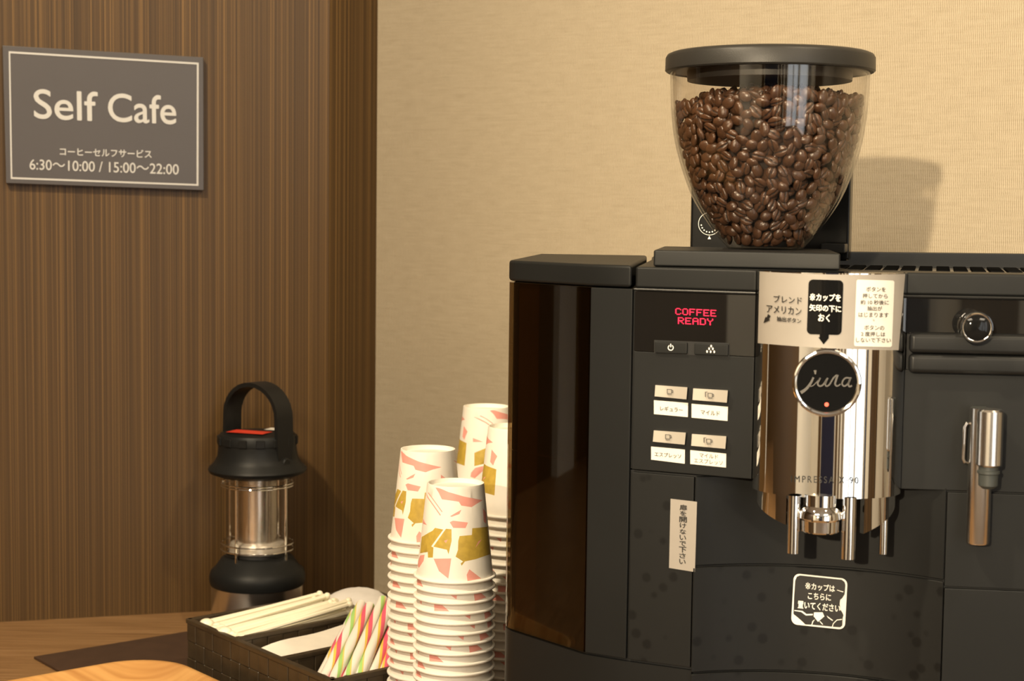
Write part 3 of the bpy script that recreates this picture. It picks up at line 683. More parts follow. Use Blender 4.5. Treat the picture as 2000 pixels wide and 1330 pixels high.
stroke(mb, [(1617, 738), (1612, 749), (1614, 754), (1620, 751), (1628, 738), (1635, 732)], 3.0)
stroke(mb, [(1636, 732), (1633, 742), (1631, 750), (1635, 754), (1642, 750)], 4.2, 2.4)
stroke(mb, [(1661, 739), (1652, 738), (1646, 744), (1645, 751), (1650, 754), (1657, 748), (1662, 738)], 3.0)
stroke(mb, [(1662, 737), (1657, 749), (1659, 755), (1664, 753)], 3.4)
mb.build('badge_lettering', M['pewter'], bdg, smooth=False)
mb = MB(); mb.poly([bp_(1614.5 + 4.2 * math.cos(a), 790 + 4.2 * math.sin(a), OB) for a in [2 * PI * k / 16 for k in range(16)]]); mb.build('status_light', M['led_dot'], bdg, smooth=False)
mb = MB(); decal(mb, 'IMPRESSA X·90', chit, (1545, 929), (1677, 932), (1545, 942), 0.0004, space=1.35); mb.build('column_lettering', M['ink'], col, smooth=False)
# wrapped label on the column
def cgrid(mb, tl, tr, bl, br, off, nx, ny, mi=0, rpx=0):
    vs = []
    for j in range(ny + 1):
        for i in range(nx + 1):
            u = i / nx; v = j / ny
            x = (tl[0] * (1 - u) + tr[0] * u) * (1 - v) + (bl[0] * (1 - u) + br[0] * u) * v; y = (tl[1] * (1 - u) + tr[1] * u) * (1 - v) + (bl[1] * (1 - u) + br[1] * u) * v
            vs.append(chit(x, y, off))
    mb.add(vs, [(j * (nx + 1) + i, j * (nx + 1) + i + 1, (j + 1) * (nx + 1) + i + 1, (j + 1) * (nx + 1) + i) for j in range(ny) for i in range(nx)], mi)
def cpoly(mb, pix, off, mi=0):
    """a flat printed shape laid on the curved column: cut into thin strips so it follows the curve"""
    x0 = min(p[0] for p in pix); x1 = max(p[0] for p in pix); n = max(2, int((x1 - x0) / 6)); bm = bmesh.new()
    f = bm.faces.new([bm.verts.new((p[0], p[1], 0)) for p in pix])
    for k in range(1, n): bmesh.ops.bisect_plane(bm, geom=bm.verts[:] + bm.edges[:] + bm.faces[:], plane_co=(x0 + (x1 - x0) * k / n, 0, 0), plane_no=(1, 0, 0))
    bm.verts.index_update(); mb.add([chit(v.co.x, v.co.y, off) for v in bm.verts], [[v.index for v in f.verts] for f in bm.faces], mi); bm.free()
lab_out = []
def lerp(a, b, t): return (a[0] + (b[0] - a[0]) * t, a[1] + (b[1] - a[1]) * t)
TLc, TRc, BLc, BRc = (1483.5, 530), (1768, 535), (1480, 670), (1755, 684)
mid_t = (1622, 536); mid_b = (1616, 680)
def edge3(a, m, b, n=12):
    c = (2 * m[0] - (a[0] + b[0]) / 2, 2 * m[1] - (a[1] + b[1]) / 2)
    return [((1 - t) ** 2 * a[0] + 2 * t * (1 - t) * c[0] + t * t * b[0], (1 - t) ** 2 * a[1] + 2 * t * (1 - t) * c[1] + t * t * b[1]) for t in [k / n for k in range(n + 1)]]
mb = MB(); cpoly(mb, edge3(TLc, mid_t, TRc) + edge3(BLc, mid_b, BRc)[::-1], 0.0003)
cl_ = mb.build('column_label', M['silver_label'], mc)
mb = MB(); cpoly(mb, rpix((1579.5, 545.5), (1647.5, 547.5), (1575.5, 652.5), 9), 0.0006); cpoly(mb, [(1601, 652), (1619, 653), (1618.5, 660), (1619, 660.5), (1608.5, 672.5), (1598, 658.5), (1600.5, 659)], 0.0006)
mb.build('arrow_panel', M['ink_gloss'], cl_, smooth=True)
mb = MB(); cpoly(mb, rpix((1673, 546), (1747, 548), (1668, 676), 4), 0.0006); mb.build('notice_panel', M['white_label'], cl_)
mb = MB()
decal(mb, 'ブレンド', chit, (1511, 576), (1566, 580), (1511, 590), 0.0009, bold=0.012); decal(mb, 'アメリカン', chit, (1497, 595), (1565, 601), (1497, 610), 0.0009, bold=0.012)
decal(mb, '抽出ボタン', chit, (1517, 617.5), (1564.5, 622.5), (1517, 627), 0.0009, bold=0.02)
cpoly(mb, [(1500, 613), (1505, 617), (1501.5, 623), (1504, 625), (1491, 631), (1495, 618.5), (1497.5, 620)], 0.0009)
mb.build('left_lettering', M['ink'], cl_, smooth=False)
mb = MB(); decal(mb, '※カップを', chit, (1582, 573), (1642.5, 575), (1581, 587), 0.0010, bold=0.024); decal(mb, '矢印の下に', chit, (1581, 594), (1642.5, 597), (1581, 607), 0.0010, bold=0.024); decal(mb, 'おく', chit, (1599, 613), (1621, 614), (1598, 627.5), 0.0010, bold=0.024)
mb.build('arrow_lettering', M['white_ink'], cl_, smooth=False)
mb = MB()
for s_, x0, x1, y in (('ボタンを', 1692, 1730, 560), ('押してから', 1685, 1733.5, 573), ('約 10 秒後に', 1681, 1736, 585.5), ('抽出が', 1694, 1723, 597.5), ('はじまります', 1677, 1735.5, 610), ('。', 1705, 1708, 623.5), ('ボタンの', 1688, 1727, 635), ('2 度押しは', 1682, 1729, 647.5), ('しないで下さい', 1672, 1740, 659.5)):
    decal(mb, s_, chit, (x0, y), (x1, y + 1.0), (x0, y + (9 if s_ != '。' else 3)), 0.0010, bold=0.014)
mb.build('notice_lettering', M['grey_ink'], cl_, smooth=False)
# spout below the column
zz = lambda t: 0
mb = shell(PI, PI * 0.70, lambda th: 0.2600 - 0.0115 * max(0, (PI - th) / (PI * 0.3)), 0.269, -0.003, 0.004, 14); mb.build('spout_wing', M['chrome'], mc)
mb = shell(PI * 0.04, PI * 0.33, lambda th: 0.2590 - 0.0140 * min(1, max(0, (th - PI * .04) / (PI * 0.29))), 0.269, -0.003, 0.004, 14); mb.build('spout_wing', M['chrome'], mc)
def colpt(px, Y): p = at_y(px, 1000, Y); return p.x
xs = colpt(1603, 0.9985)
mb = MB(); mb.lathe([(0.0, 0.246), (0.0115, 0.246), (0.0122, 0.2468), (0.0124, 0.2535), (0.0138, 0.2550), (0.0136, 0.2585), (0.0120, 0.2610), (0.0105, 0.2625), (0.0105, 0.2695), (0, 0.2695)], (xs, 1.0005, 0), 40); mb.build('spout_nozzle', M['chrome'], mc)
for px, r, zb, Y in ((1551, 0.0039, 0.2325, 0.9995), (1658, 0.0046, 0.2300, 0.9965), (1727, 0.0026, 0.2300, 1.012)):
    x = colpt(px, Y); mb = MB(); mb.lathe([(r * 0.7, zb + 0.004), (r * 0.7, zb), (r, zb), (r, 0.2685)], (x, Y, 0), 24); mb.build('outlet_tube', M['chrome'], mc)
# worn sticker on the tray front
tt = Plane(bay(0.45, -0.0012), bay(0.60, -0.0012))
def bhit(px, py, off=0.0):
    d = ray(px, py); c2 = Vector(NL) + cd * (cl / 2) + cn * (-0.0012 - (Rb - SAG)); r = Rb - off
    o2 = Vector((CAMP.x, CAMP.y)) - c2; d2 = Vector((d.x, d.y)); a = d2.dot(d2); b = 2 * o2.dot(d2); c = o2.dot(o2) - r * r
    D = max(0, b * b - 4 * a * c); return CAMP + d * ((-b + math.sqrt(D)) / (2 * a))
def bpoly(mb, pix, off, mi=0):
    bm = bmesh.new(); bm.faces.new([bm.verts.new((p[0], p[1], 0)) for p in pix]); x0 = min(p[0] for p in pix); x1 = max(p[0] for p in pix); n = max(2, int((x1 - x0) / 10))
    for k in range(1, n): bmesh.ops.bisect_plane(bm, geom=bm.verts[:] + bm.edges[:] + bm.faces[:], plane_co=(x0 + (x1 - x0) * k / n, 0, 0), plane_no=(1, 0, 0))
    bm.verts.index_update(); mb.add([bhit(v.co.x, v.co.y, off) for v in bm.verts], [[v.index for v in f.verts] for f in bm.faces], mi); bm.free()
def zp(x, y): return (1530 + x * 150 / 1330, 1100 + y * 150 / 1330)      # sticker detail sketch -> frame
st = MB(); bpoly(st, rpix((1550.5, 1119.5), (1655.5, 1130.5), (1545, 1219), 12), 0.0003); stk = st.build('place_cup_sticker', M['white_ink'], mc)
st = MB(); dark = [(235, 232), (290, 212), (1010, 285), (1060, 325), (1075, 380), (1060, 540), (1015, 610), (985, 630), (975, 700), (985, 800), (1020, 850), (1040, 900), (1025, 960), (1020, 1080), (985, 1110), (850, 1100), (500, 1065), (380, 1060), (320, 1000), (240, 930), (175, 880), (185, 600), (205, 300)]
bpoly(st, [zp(*p) for p in dark], 0.0006); st.build('sticker_ground', M['ink'], stk, smooth=True)
st = MB()
decal(st, '※カップは', bhit, zp(380, 330), zp(890, 385), zp(380, 445), 0.0009, bold=0.022); decal(st, 'こちらに', bhit, zp(430, 505), zp(825, 540), zp(425, 615), 0.0009, bold=0.022); decal(st, '置いてください', bhit, zp(255, 650), zp(985, 725), zp(250, 775), 0.0009, bold=0.022)
for pl_ in ([(530, 850), (680, 850), (710, 920), (600, 1015), (525, 920)], [(190, 810), (330, 825), (400, 880), (510, 875), (510, 900), (390, 905), (310, 845), (190, 825)], [(550, 970), (520, 1010), (500, 1065), (485, 1065), (505, 1000)], [(750, 905), (860, 985), (850, 1000), (770, 945)], [(1015, 980), (930, 990), (870, 1050), (855, 1100), (840, 1100), (860, 1040), (925, 975), (1015, 965)], [(930, 460), (1040, 490), (1035, 505), (930, 470)], [(635, 1000), (690, 1060), (675, 1062), (625, 1010)]):
    bpoly(st, [zp(*p) for p in pl_], 0.0009)
st.build('sticker_lettering', M['white_ink'], stk, smooth=False)

# ---- steam side: knob and wand
def rp(px, py, off=0): return RP.hit(px, py, off)
kc = rp(1899, 636, 0.0); kn = RP.n
def revolve(mb, c, ax, prof, seg=40, mi=0):
    ax = Vector(ax).normalized(); a = Vector((0, 0, 1)); a = (a - ax * a.dot(ax)).normalized(); b = ax.cross(a); vs = []; n = len(prof)
    for r, h in prof: vs += [Vector(c) + ax * h + a * r * math.cos(2 * PI * k / seg) + b * r * math.sin(2 * PI * k / seg) for k in range(seg)]
    mb.add(vs, [(i * seg + k, i * seg + (k + 1) % seg, (i + 1) * seg + (k + 1) % seg, (i + 1) * seg + k) for i in range(n - 1) for k in range(seg)], mi)
mb = MB(); revolve(mb, kc, kn, [(0.0092, -0.002), (0.0092, 0.004), (0.0078, 0.0065), (0.0070, 0.0085), (0.0082, 0.0100), (0.0075, 0.012), (0.0070, 0.013), (0.0096, 0.0150), (0.0098, 0.0185), (0.0088, 0.0205), (0.0080, 0.0200), (0.0, 0.0200)]); kb = mb.build('steam_knob', M['chrome'], mc)
mb = MB(); revolve(mb, kc, kn, [(0.0080, 0.0201), (0.0070, 0.0206), (0.004, 0.0214), (0, 0.0217)]); mb.build('knob_cap', M['ink_gloss'], kb)
# wand: two parallel steel tubes, the front one with a rubber tip, and a wire clip
pw = rp(1911, 1000, 0.010); pf = rp(1933, 850, 0.019)
def zat(px, py, off): return rp(px, py, off).z
mb = MB(); zt, zbm = zat(1911, 797, .010), zat(1911, 1061, .010)
mb.lathe([(0.0, zbm), (0.0068, zbm), (0.0072, zbm + 0.0008), (0.0072, zt), (0, zt)], (pw.x, pw.y, 0), 32); wd = mb.build('steam_wand', M['steel'], mc)
mb = MB(); zt, z2 = zat(1933, 803, .019), zat(1933, 910, .019)
mb.lathe([(0.0, z2), (0.0070, z2), (0.0079, z2 + 0.001), (0.0079, zt), (0.0068, zt + 0.0012), (0, zt + 0.0012)], (pf.x, pf.y, 0), 32); mb.build('wand_sleeve', M['steel'], wd)
mb = MB(); z3 = zat(1933, 951, .019)
mb.lathe([(0.0, z3 - 0.0012), (0.0035, z3 - 0.001), (0.0058, z3 + 0.001), (0.0060, z2 - 0.0050), (0.0068, z2 - 0.0045), (0.0068, z2 - 0.0030), (0.0060, z2 - 0.0025), (0.0060, z2 + 0.001), (0, z2 + .001)], (pf.x, pf.y, 0), 28); mb.build('rubber_tip', M['rubber'], wd)
mb = MB(); a_ = rp(1893, 827, 0.008); b2 = rp(1884, 834, 0.010); c2_ = rp(1881, 896, 0.010); d2_ = rp(1889, 904, 0.008)
mb.tube([a_, rp(1888, 827, .010), b2, lerp3(b2, c2_) if False else (b2 + c2_) / 2, c2_, rp(1884, 902, .010), d2_], 0.0011, 10); mb.build('wire_clip', M['steel'], wd)
mb = MB(); q = rp(1911, 812, 0.0); mb.box(q + RP.n * 0.003, U3 * 0.005, RP.n * 0.005, (0, 0, 0.006), 0.001); mb.build('wand_mount', M['rubber'], wd)

# ---- hopper plate, back cover, hopper
hp = [(0.0918, 1.071), (0.2067, 1.036), (0.2250, 1.170), (0.110, 1.200)]
mb = MB(); mb.prism(hp, ZT, 0.4168, 0.0012, 3); mb.build('hopper_plate', M['black'], mc)
XH, YH = 0.1745, 1.1365
# upright cover behind the hopper, with its grinder dial
c0 = at_y(1348, 430, 1.290); c1 = at_y(1660, 430, 1.255); CPn = Plane((c0.x, c0.y), (c1.x, c1.y)); wC = (Vector((c1.x, c1.y)) - Vector((c0.x, c0.y))).length
mb = MB(); mb.solid([CPn.pt(0, ZT), CPn.pt(wC, ZT), CPn.pt(wC, 0.527), CPn.pt(0, 0.527)], CPn.n * -0.022, 0.0025); gc = mb.build('grinder_cover', M['cover'], mc)
mb = MB(); mb.box(CPn.pt(wC - 0.010, ZT + 0.010, 0.012), CPn.u * 0.009, CPn.n * 0.012, (0, 0, 0.0035), 0.001); mb.build('cover_hinge', M['black2'], gc)
mb = MB(); dc = CPn.hit(1386, 437, 0.0006)
for k in range(48):
    a0 = 2 * PI * k / 48; a1 = 2 * PI * (k + 1) / 48; f = lambda a, r: dc + CPn.u * r * math.cos(a) + Vector((0, 0, r * math.sin(a)))
    mb.poly([f(a0, .0086), f(a1, .0086), f(a1, .0090), f(a0, .0090)])
for k in range(9):
    a = PI + PI * (k + 0.5) / 9; p = dc + CPn.u * .0066 * math.cos(a) + Vector((0, 0, .0066 * math.sin(a)))
    mb.poly([p + CPn.u * .0006 * math.cos(t) + Vector((0, 0, .0006 * math.sin(t))) for t in [2 * PI * j / 8 for j in range(8)]])
p = dc + Vector((0, 0, -0.0108)); mb.poly([p + CPn.u * -.0013 - Vector((0, 0, .0012)), p + CPn.u * .0013 - Vector((0, 0, .0012)), p + Vector((0, 0, .0014))])
mb.build('dial_marks', M['white_ink'], gc, smooth=False)
# bowl: clear wall 2.4 mm thick
PROF = [(0.0245, 0.4172), (0.0262, 0.4180), (0.0295, 0.4215), (0.0348, 0.4275), (0.0440, 0.4405), (0.0516, 0.4535), (0.0588, 0.4722), (0.0640, 0.4912), (0.0668, 0.5130), (0.0680, 0.5400)]
def smooth_prof(P, n=5):
    out = []
    for i in range(len(P) - 1):
        p0 = P[max(i - 1, 0)]; p1 = P[i]; p2 = P[i + 1]; p3 = P[min(i + 2, len(P) - 1)]
        for k in range(n):
            t = k / n; out.append(tuple(0.5 * (2 * b + (c - a) * t + (2 * a - 5 * b + 4 * c - d) * t * t + (-a + 3 * b - 3 * c + d) * t ** 3) for a, b, c, d in zip(p0, p1, p2, p3)))
    return out + [P[-1]]
outer = smooth_prof(PROF)
def rad(z):
    for (r0, z0), (r1, z1) in zip(outer, outer[1:]):
        if z0 <= z <= z1: return r0 + (r1 - r0) * (z - z0) / max(1e-9, z1 - z0)
    return outer[0][0] if z < outer[0][1] else outer[-1][0]
WT = 0.0020
inner = [(max(0.004, r - WT), z) for r, z in outer if z > 0.421]
mb = MB(); mb.lathe(outer + inner[::-1], (XH, YH, 0), 96, close=False); bowl = mb.build('bean_hopper', M['glass'], mc, recalc=False, angle=60)
mb = MB(); LR = 0.0712
mb.lathe([(LR - 0.0035, 0.5385), (LR - .001, 0.5378), (LR + 0.0002, 0.5388), (LR, 0.5475), (LR - 0.0012, 0.5496), (LR - 0.004, 0.5508), (LR * 0.7, 0.5526), (LR * 0.35, 0.5534), (0, 0.5536), (0, 0.5320), (0.056, 0.5320), (0.0563, 0.5385), (LR - 0.0035, 0.5385)], (XH, YH, 0), 96); mb.build('hopper_lid', M['lid'], bowl, angle=50)
# ---- coffee beans
def bean_mesh(seed):
    rnd = random.Random(seed); a, b, c = 0.0047 * rnd.uniform(.92, 1.08), 0.0035 * rnd.uniform(.92, 1.08), 0.0024 * rnd.uniform(.95, 1.1)
    vs = []; fs = []; mi = []; nu, nv = 22, 11
    vs.append(Vector((0, 0, 0)))
    bm = bmesh.new(); bmesh.ops.create_uvsphere(bm, u_segments=36, v_segments=16, radius=1)
    for v in bm.verts:
        x, y, z = v.co.x, v.co.y, v.co.z                       # z is the sphere's polar axis -> bean length
        L, Wd, T = z, x, y
        t = T
        if T < 0: t = T * 0.72                                  # flatter crease side
        groove = 0.0
        if T < -0.15: groove = 0.75 * math.exp(-((Wd - 0.10 * math.sin(L * 2.6)) / 0.15) ** 2) * (1 - abs(L) ** 4)
        v.co = Vector((L * a, Wd * b, t * c + groove * c * 0.55))
    m_ = MB(); bm.verts.index_update()
    m_.add([v.co.copy() for v in bm.verts], [[v.index for v in f.verts] for f in bm.faces])
    cut = []
    for f in bm.faces:
        cc = f.calc_center_median(); cut.append(1 if (cc.z < 0 and abs(cc.y - b * 0.10 * math.sin(cc.x / a * 2.6)) < b * 0.13) else 0)
    m_.m = cut; bm.free(); return m_
rb = random.Random(5)
BM = [bean_mesh(k).mesh('coffee_bean', [M['bean'], M['bean_cut']], angle=80) for k in range(6)]
beans = []
def top_z(x, y): return 0.5200 + 0.004 * math.sin(40 * x + 1.3) + 0.0035 * math.cos(55 * y) + 0.16 * max(0, y) * (1 if x > -0.03 else 0.3) - (0.004 if x < -0.045 else 0)
def try_add(p, dmin):
    for q in beans:
        if (q[0] - p).length_squared < dmin * dmin: return False
    return True
cand = 0
for layer, (gap, dmin) in enumerate(((0.0034, 0.0060), (0.0080, 0.0062))):
    for k in range(9000 if layer == 0 else 4000):
        z = rb.uniform(0.4225, 0.5265); an = rb.uniform(-PI * 1.06, PI * 0.06); r = rad(z) - WT - gap
        slope = (rad(z + .002) - rad(z - .002)) / 0.004; r -= (math.sqrt(1 + slope * slope) - 1) * gap * 0.8
        if r < 0.004: continue
        p = Vector((r * math.cos(an), r * math.sin(an), z))
        if p.z > top_z(p.x, p.y): continue
        if try_add(p, dmin): beans.append((p, 'shell'))
for k in range(6000):                                           # top surface, all the way across
    r = 0.0590 * math.sqrt(rb.random()); an = rb.uniform(0, 2 * PI); x, y = r * math.cos(an), r * math.sin(an)
    p = Vector((x, y, top_z(x, y) - rb.uniform(0, 0.003)))
    if try_add(p, 0.0062): beans.append((p, 'top'))
HC = Vector((XH, YH, 0))
beans.sort(key=lambda q: (q[1] != 'shell', (q[0] + HC - CAMP).length))
def seen_key(q):
    p = q[0]; rr = math.hypot(p.x, p.y); an = math.atan2(p.y, p.x)
    depth = rad(p.z) - rr                                       # distance from the wall
    return (p.y / 0.06) + 60 * max(0, depth - 0.009) + (0.3 if q[1] == 'top' else 0)
beans.sort(key=seen_key)
near = beans[:300]; rest = beans[300:]
def bean_rot(p):
    n = Vector((p.x, p.y, -0.25 * math.hypot(p.x, p.y))).normalized(); q = n.to_track_quat('Z', 'Y')
    flip = Matrix.Rotation(PI if rb.random() < 0.45 else 0, 4, 'X')
    return q.to_matrix().to_4x4() @ Matrix.Rotation(rb.uniform(0, 2 * PI), 4, 'Z') @ flip @ Matrix.Rotation(rb.uniform(-.55, .55), 4, 'X') @ Matrix.Rotation(rb.uniform(-.4, .4), 4, 'Y')
for p, kind in near:
    o = bpy.data.objects.new('coffee_bean', rb.choice(BM)); COL.objects.link(o)
    o.matrix_world = Matrix.Translation(p + HC) @ bean_rot(p)
    tag(o, 'roasted brown coffee bean against the front of the clear hopper bowl', 'coffee bean', 'coffee beans in the hopper')
mb = MB()
for p, kind in rest:
    me = rb.choice(BM); mx = Matrix.Translation(p + HC) @ bean_rot(p); k = len(mb.v)
    mb.v += [mx @ v.co for v in me.vertices]; mb.f += [tuple(i + k for i in f.vertices) for f in me.polygons]; mb.m += [f.material_index for f in me.polygons]
# packed beans in the middle, a lumpy heap that the outer beans lie on
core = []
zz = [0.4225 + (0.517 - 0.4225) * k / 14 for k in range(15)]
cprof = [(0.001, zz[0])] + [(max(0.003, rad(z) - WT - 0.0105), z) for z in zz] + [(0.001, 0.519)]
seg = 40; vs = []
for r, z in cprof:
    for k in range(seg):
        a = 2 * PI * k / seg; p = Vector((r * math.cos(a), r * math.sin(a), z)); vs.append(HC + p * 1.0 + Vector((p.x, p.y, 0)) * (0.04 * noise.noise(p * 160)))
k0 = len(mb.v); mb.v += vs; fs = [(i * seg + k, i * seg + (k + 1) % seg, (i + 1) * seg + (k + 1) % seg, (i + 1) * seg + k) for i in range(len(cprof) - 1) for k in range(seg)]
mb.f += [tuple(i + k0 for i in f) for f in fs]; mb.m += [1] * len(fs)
o = mb.build('coffee_beans', [M['bean'], M['bean_cut']], org=(XH, YH, 0.47), angle=80)
tag(o, 'mass of roasted coffee beans filling the middle and back of the hopper', 'coffee beans', kind='stuff')

# ---------------------------------------------------------------- paper cups
CR0, CR1, CH = 0.0305, 0.0225, 0.075          # rim radius, base radius, height (cups stand upside down)
def cup_mesh(seed):
    zx = lambda x, y: ((x - 20) / 2.333 , y)   # sketch frame
    def th(x, y):
        t = (y - 440) / 430.0; hw = 126 + 54 * t; xc = 360 - 25 * t; q = max(-0.985, min(0.985, (x - xc) / hw))
        a = math.asin(q); t2 = (y - (425 + 25 * math.cos(a))) / (420 + 15 * math.cos(a)); return (a, max(0.0, min(1, t2)))
    pinks = [[(275, 447), (330, 472), (400, 492), (478, 505), (430, 538), (385, 532), (375, 515), (300, 505)], [(333, 580), (385, 550), (375, 570), (340, 583)],
             [(330, 607), (345, 600), (412, 607), (400, 632), (345, 632)], [(248, 770), (330, 768), (320, 820), (312, 858), (270, 825)], [(410, 815), (462, 855), (400, 868), (397, 840)],
             [(165, 800), (185, 755), (207, 752), (200, 780), (175, 812)], [(195, 590), (225, 620), (205, 612)], [(478, 540), (492, 560), (490, 610), (480, 600)], [(222, 478), (226, 476), (292, 575), (288, 578)], [(238, 475), (241, 473), (300, 560), (297, 563)], [(455, 690), (470, 680), (440, 720)], [(300, 690), (318, 684), (308, 700)]]
    olive = [[(197, 672), (250, 645), (262, 632), (300, 640), (240, 715), (250, 720), (245, 765), (222, 765), (222, 740), (185, 745)], [(312, 636), (337, 638), (335, 690), (318, 750), (312, 730), (250, 716)],
             [(365, 690), (372, 668), (427, 662), (430, 632), (465, 628), (501, 622), (506, 745), (440, 770), (385, 782), (350, 760), (362, 730)], [(372, 790), (408, 760), (376, 800)]]
    polys = []
    for rep in (0.0, PI * 0.98):
        for L, mi in ((olive, 2), (pinks, 1)):
            for pl_ in L:
                dense = []
                for i, p in enumerate(pl_):
                    q = pl_[(i + 1) % len(pl_)]; n = max(1, int(math.dist(p, q) / 22))
                    dense += [(p[0] + (q[0] - p[0]) * k / n, p[1] + (q[1] - p[1]) * k / n) for k in range(n)]
                polys.append(([(th(*p)[0] + rep, th(*p)[1]) for p in dense], mi))
    pts = []; edges = []
    def key(a, t): return Vector((a * 0.027, t * CH))
    T0, T1 = 0.02, 0.985
    na, nt = 64, 10; A0 = -PI / 2 - 0.02; A1 = A0 + 2 * PI
    for i in range(na + 1):
        for j in range(nt + 1): pts.append(key(A0 + (A1 - A0) * i / na, T0 + (T1 - T0) * j / nt))
    for poly, mi in polys:
        k0 = len(pts); n = len(poly)
        pts += [key(min(A1 - .001, max(A0 + .001, a)), min(T1 - .002, max(T0 + .002, t))) for a, t in poly]; edges += [(k0 + i, k0 + (i + 1) % n) for i in range(n)]
    vo, eo, fo, *_ = delaunay_2d_cdt(pts, edges, [], 0, 1e-6)
    def inside(x, y, poly):
        c = False; n = len(poly)
        for i in range(n):
            (x1, y1), (x2, y2) = poly[i], poly[(i + 1) % n]
            if (y1 > y) != (y2 > y) and x < (x2 - x1) * (y - y1) / (y2 - y1) + x1: c = not c
        return c
    m_ = MB(); vs = []
    def surf(a, t, off=0.0):
        r = CR1 + (CR0 - CR1) * t + off; return Vector((r * math.sin(a), -r * math.cos(a), CH * (1 - t)))
    vs = [surf(v.x / 0.027, v.y / CH) for v in vo]; fs = []; ms = []
    for f in fo:
        cx = sum(vo[i].x for i in f) / len(f) / 0.027; cy = sum(vo[i].y for i in f) / len(f) / CH; mi = 0
        for poly, k in polys:
            if inside(cx, cy, poly): mi = k
        fs.append(tuple(f)); ms.append(mi)
    m_.v = vs; m_.f = fs; m_.m = ms
    bm = bmesh.new(); 
    # base end (up), recessed, and the rolled rim (down), inner wall
    n = 64; prof = [(CR1 + (CR0 - CR1) * T0, CH * (1 - T0)), (CR1 - 0.0001, CH), (CR1 - 0.0010, CH), (CR1 - 0.0012, CH - 0.0035), (0.0, CH - 0.0040)]
    m_.lathe(prof, (0, 0, 0), n)
    rr = 0.0013; rim = [(CR0 + 0.0009 + rr * math.cos(a), 0.0014 + rr * math.sin(a)) for a in [PI * 2 * k / 10 for k in range(10)]]
    m_.lathe(rim, (0, 0, 0), n, close=True)
    m_.lathe([(CR0 - 0.0006, 0.0014), (CR1 - 0.0006, CH - 0.0045), (0, CH - 0.0045)], (0, 0, 0), n)
    return m_.mesh('paper_cup', [M['paper'], M['pink'], M['olive']], angle=40)
CUP = cup_mesh(1)
stacks = [(890, 1.280, 942, 'front', 0.0, 'the front stack'), (836, 1.341, 876, 'left', 2.6, 'the stack nearest the straws'), (1005, 1.388, 832, 'right', 1.2, 'the stack beside the coffee machine'), (950, 1.590, 793, 'back', 4.1, 'the tallest stack at the back')]
rc = random.Random(3); PITCHC = 0.0081
for px, Y, py, nm, ph, where in stacks:
    p = at_y(px, py, Y); n = int((p.z - CH) / PITCHC); z0 = p.z - CH - n * PITCHC
    top = p.z
    for k in range(n + 1):
        z = top - CH - k * PITCHC
        if k == n: z = 0.0005
        o = bpy.data.objects.new('paper_cup', CUP); COL.objects.link(o); o.location = (p.x, p.y, z)
        o.rotation_euler = (0, 0, ph if k == 0 else rc.uniform(0, 2 * PI))
        lab = ('pink and olive paper cup upside down on top of ' if k == 0 else 'white paper cup, only its rim showing, nested in ') + where
        tag(o, lab, 'paper cup', 'paper cups in ' + where)

# ---------------------------------------------------------------- basket with stirrers, napkins, straws
ZR = 0.055
A0_ = on_z(370, 1210, ZR); A1_ = on_z(722, 1140, ZR); A3_ = on_z(640, 1330, ZR)
u_ = Vector((A1_.x - A0_.x, A1_.y - A0_.y)).normalized(); v_ = Vector((A3_.x - A0_.x, A3_.y - A0_.y)).normalized()
bis = (u_ + v_).normalized(); per = Vector((-bis.y, bis.x)); s2 = math.sqrt(.5)
bu = (bis * s2 + per * s2).normalized() if per.dot(u_) > 0 else (bis * s2 - per * s2).normalized()
bv = (bis * s2 * 2 - bu).normalized()
bv = (v_ * 0.8 + bv * 0.2).normalized(); bu = Vector((-bv.y, bv.x)) if Vector((-bv.y, bv.x)).dot(u_) > 0 else Vector((bv.y, -bv.x))
bu = (bu * 0.5 + u_ * 0.5).normalized(); BO = Vector((A0_.x, A0_.y)); LU = 0.205; LV = (Vector((A3_.x, A3_.y)) - BO).length + 0.002
def bk(a, b, z): p = BO + bu * a + bv * b; return Vector((p.x, p.y, z))
bsk = thing('woven_basket', 'dark brown woven strap basket in three compartments beside the cups', 'basket', bk(LU / 2, LV / 2, 0.003))
Z0 = 0.0032
def bwall(a0, b0, a1, b1, z1, name, th=0.0035, straps=True):
    """woven side: upright straps over and under a plain board, edged with a rim strip"""
    m_ = MB(); p = bk(a0, b0, 0); q = bk(a1, b1, 0); d = (q - p); L = d.length; d.normalize(); n = Vector((-d.y, d.x, 0))
    m_.box((p + q) / 2 + Vector((0, 0, (Z0 + z1) / 2)), d * (L / 2), n * (th * 0.35), (0, 0, (z1 - Z0) / 2))
    ns = max(2, int(round(L / 0.0165))); w_ = L / ns; nr = 3; hrow = (z1 - Z0 - 0.003) / nr
    for i in range(ns):
        for j in range(nr):
            s_ = 1 if (i + j) % 2 else -1
            for side in (1, -1):
                off = th * (0.55 if s_ * side > 0 else 0.40)
                c = p + d * (w_ * (i + .5)) + n * side * off + Vector((0, 0, Z0 + hrow * (j + .5)))
                m_.box(c, d * (w_ * 0.49), n * (th * 0.22), (0, 0, hrow * 0.5), 0.0006, 1)
    m_.box((p + q) / 2 + Vector((0, 0, z1 - 0.0012)), d * (L / 2 + th * 0.6), n * (th * 0.85), (0, 0, 0.0022), 0.0008)
    return m_.build(name, M['basket'], bsk)
c1 = LV * 0.335; c2 = LV * 0.66
bwall(0, 0, LU, 0, ZR, 'side_wall'); bwall(0, LV, LU, LV, ZR, 'side_wall'); bwall(0, 0, 0, LV, ZR, 'end_wall'); bwall(LU, 0, LU, LV, ZR, 'end_wall')
bwall(0.002, c1, LU - 0.002, c1, ZR - 0.0005, 'divider'); bwall(0.002, c2, LU - 0.002, c2, ZR - 0.0005, 'divider')
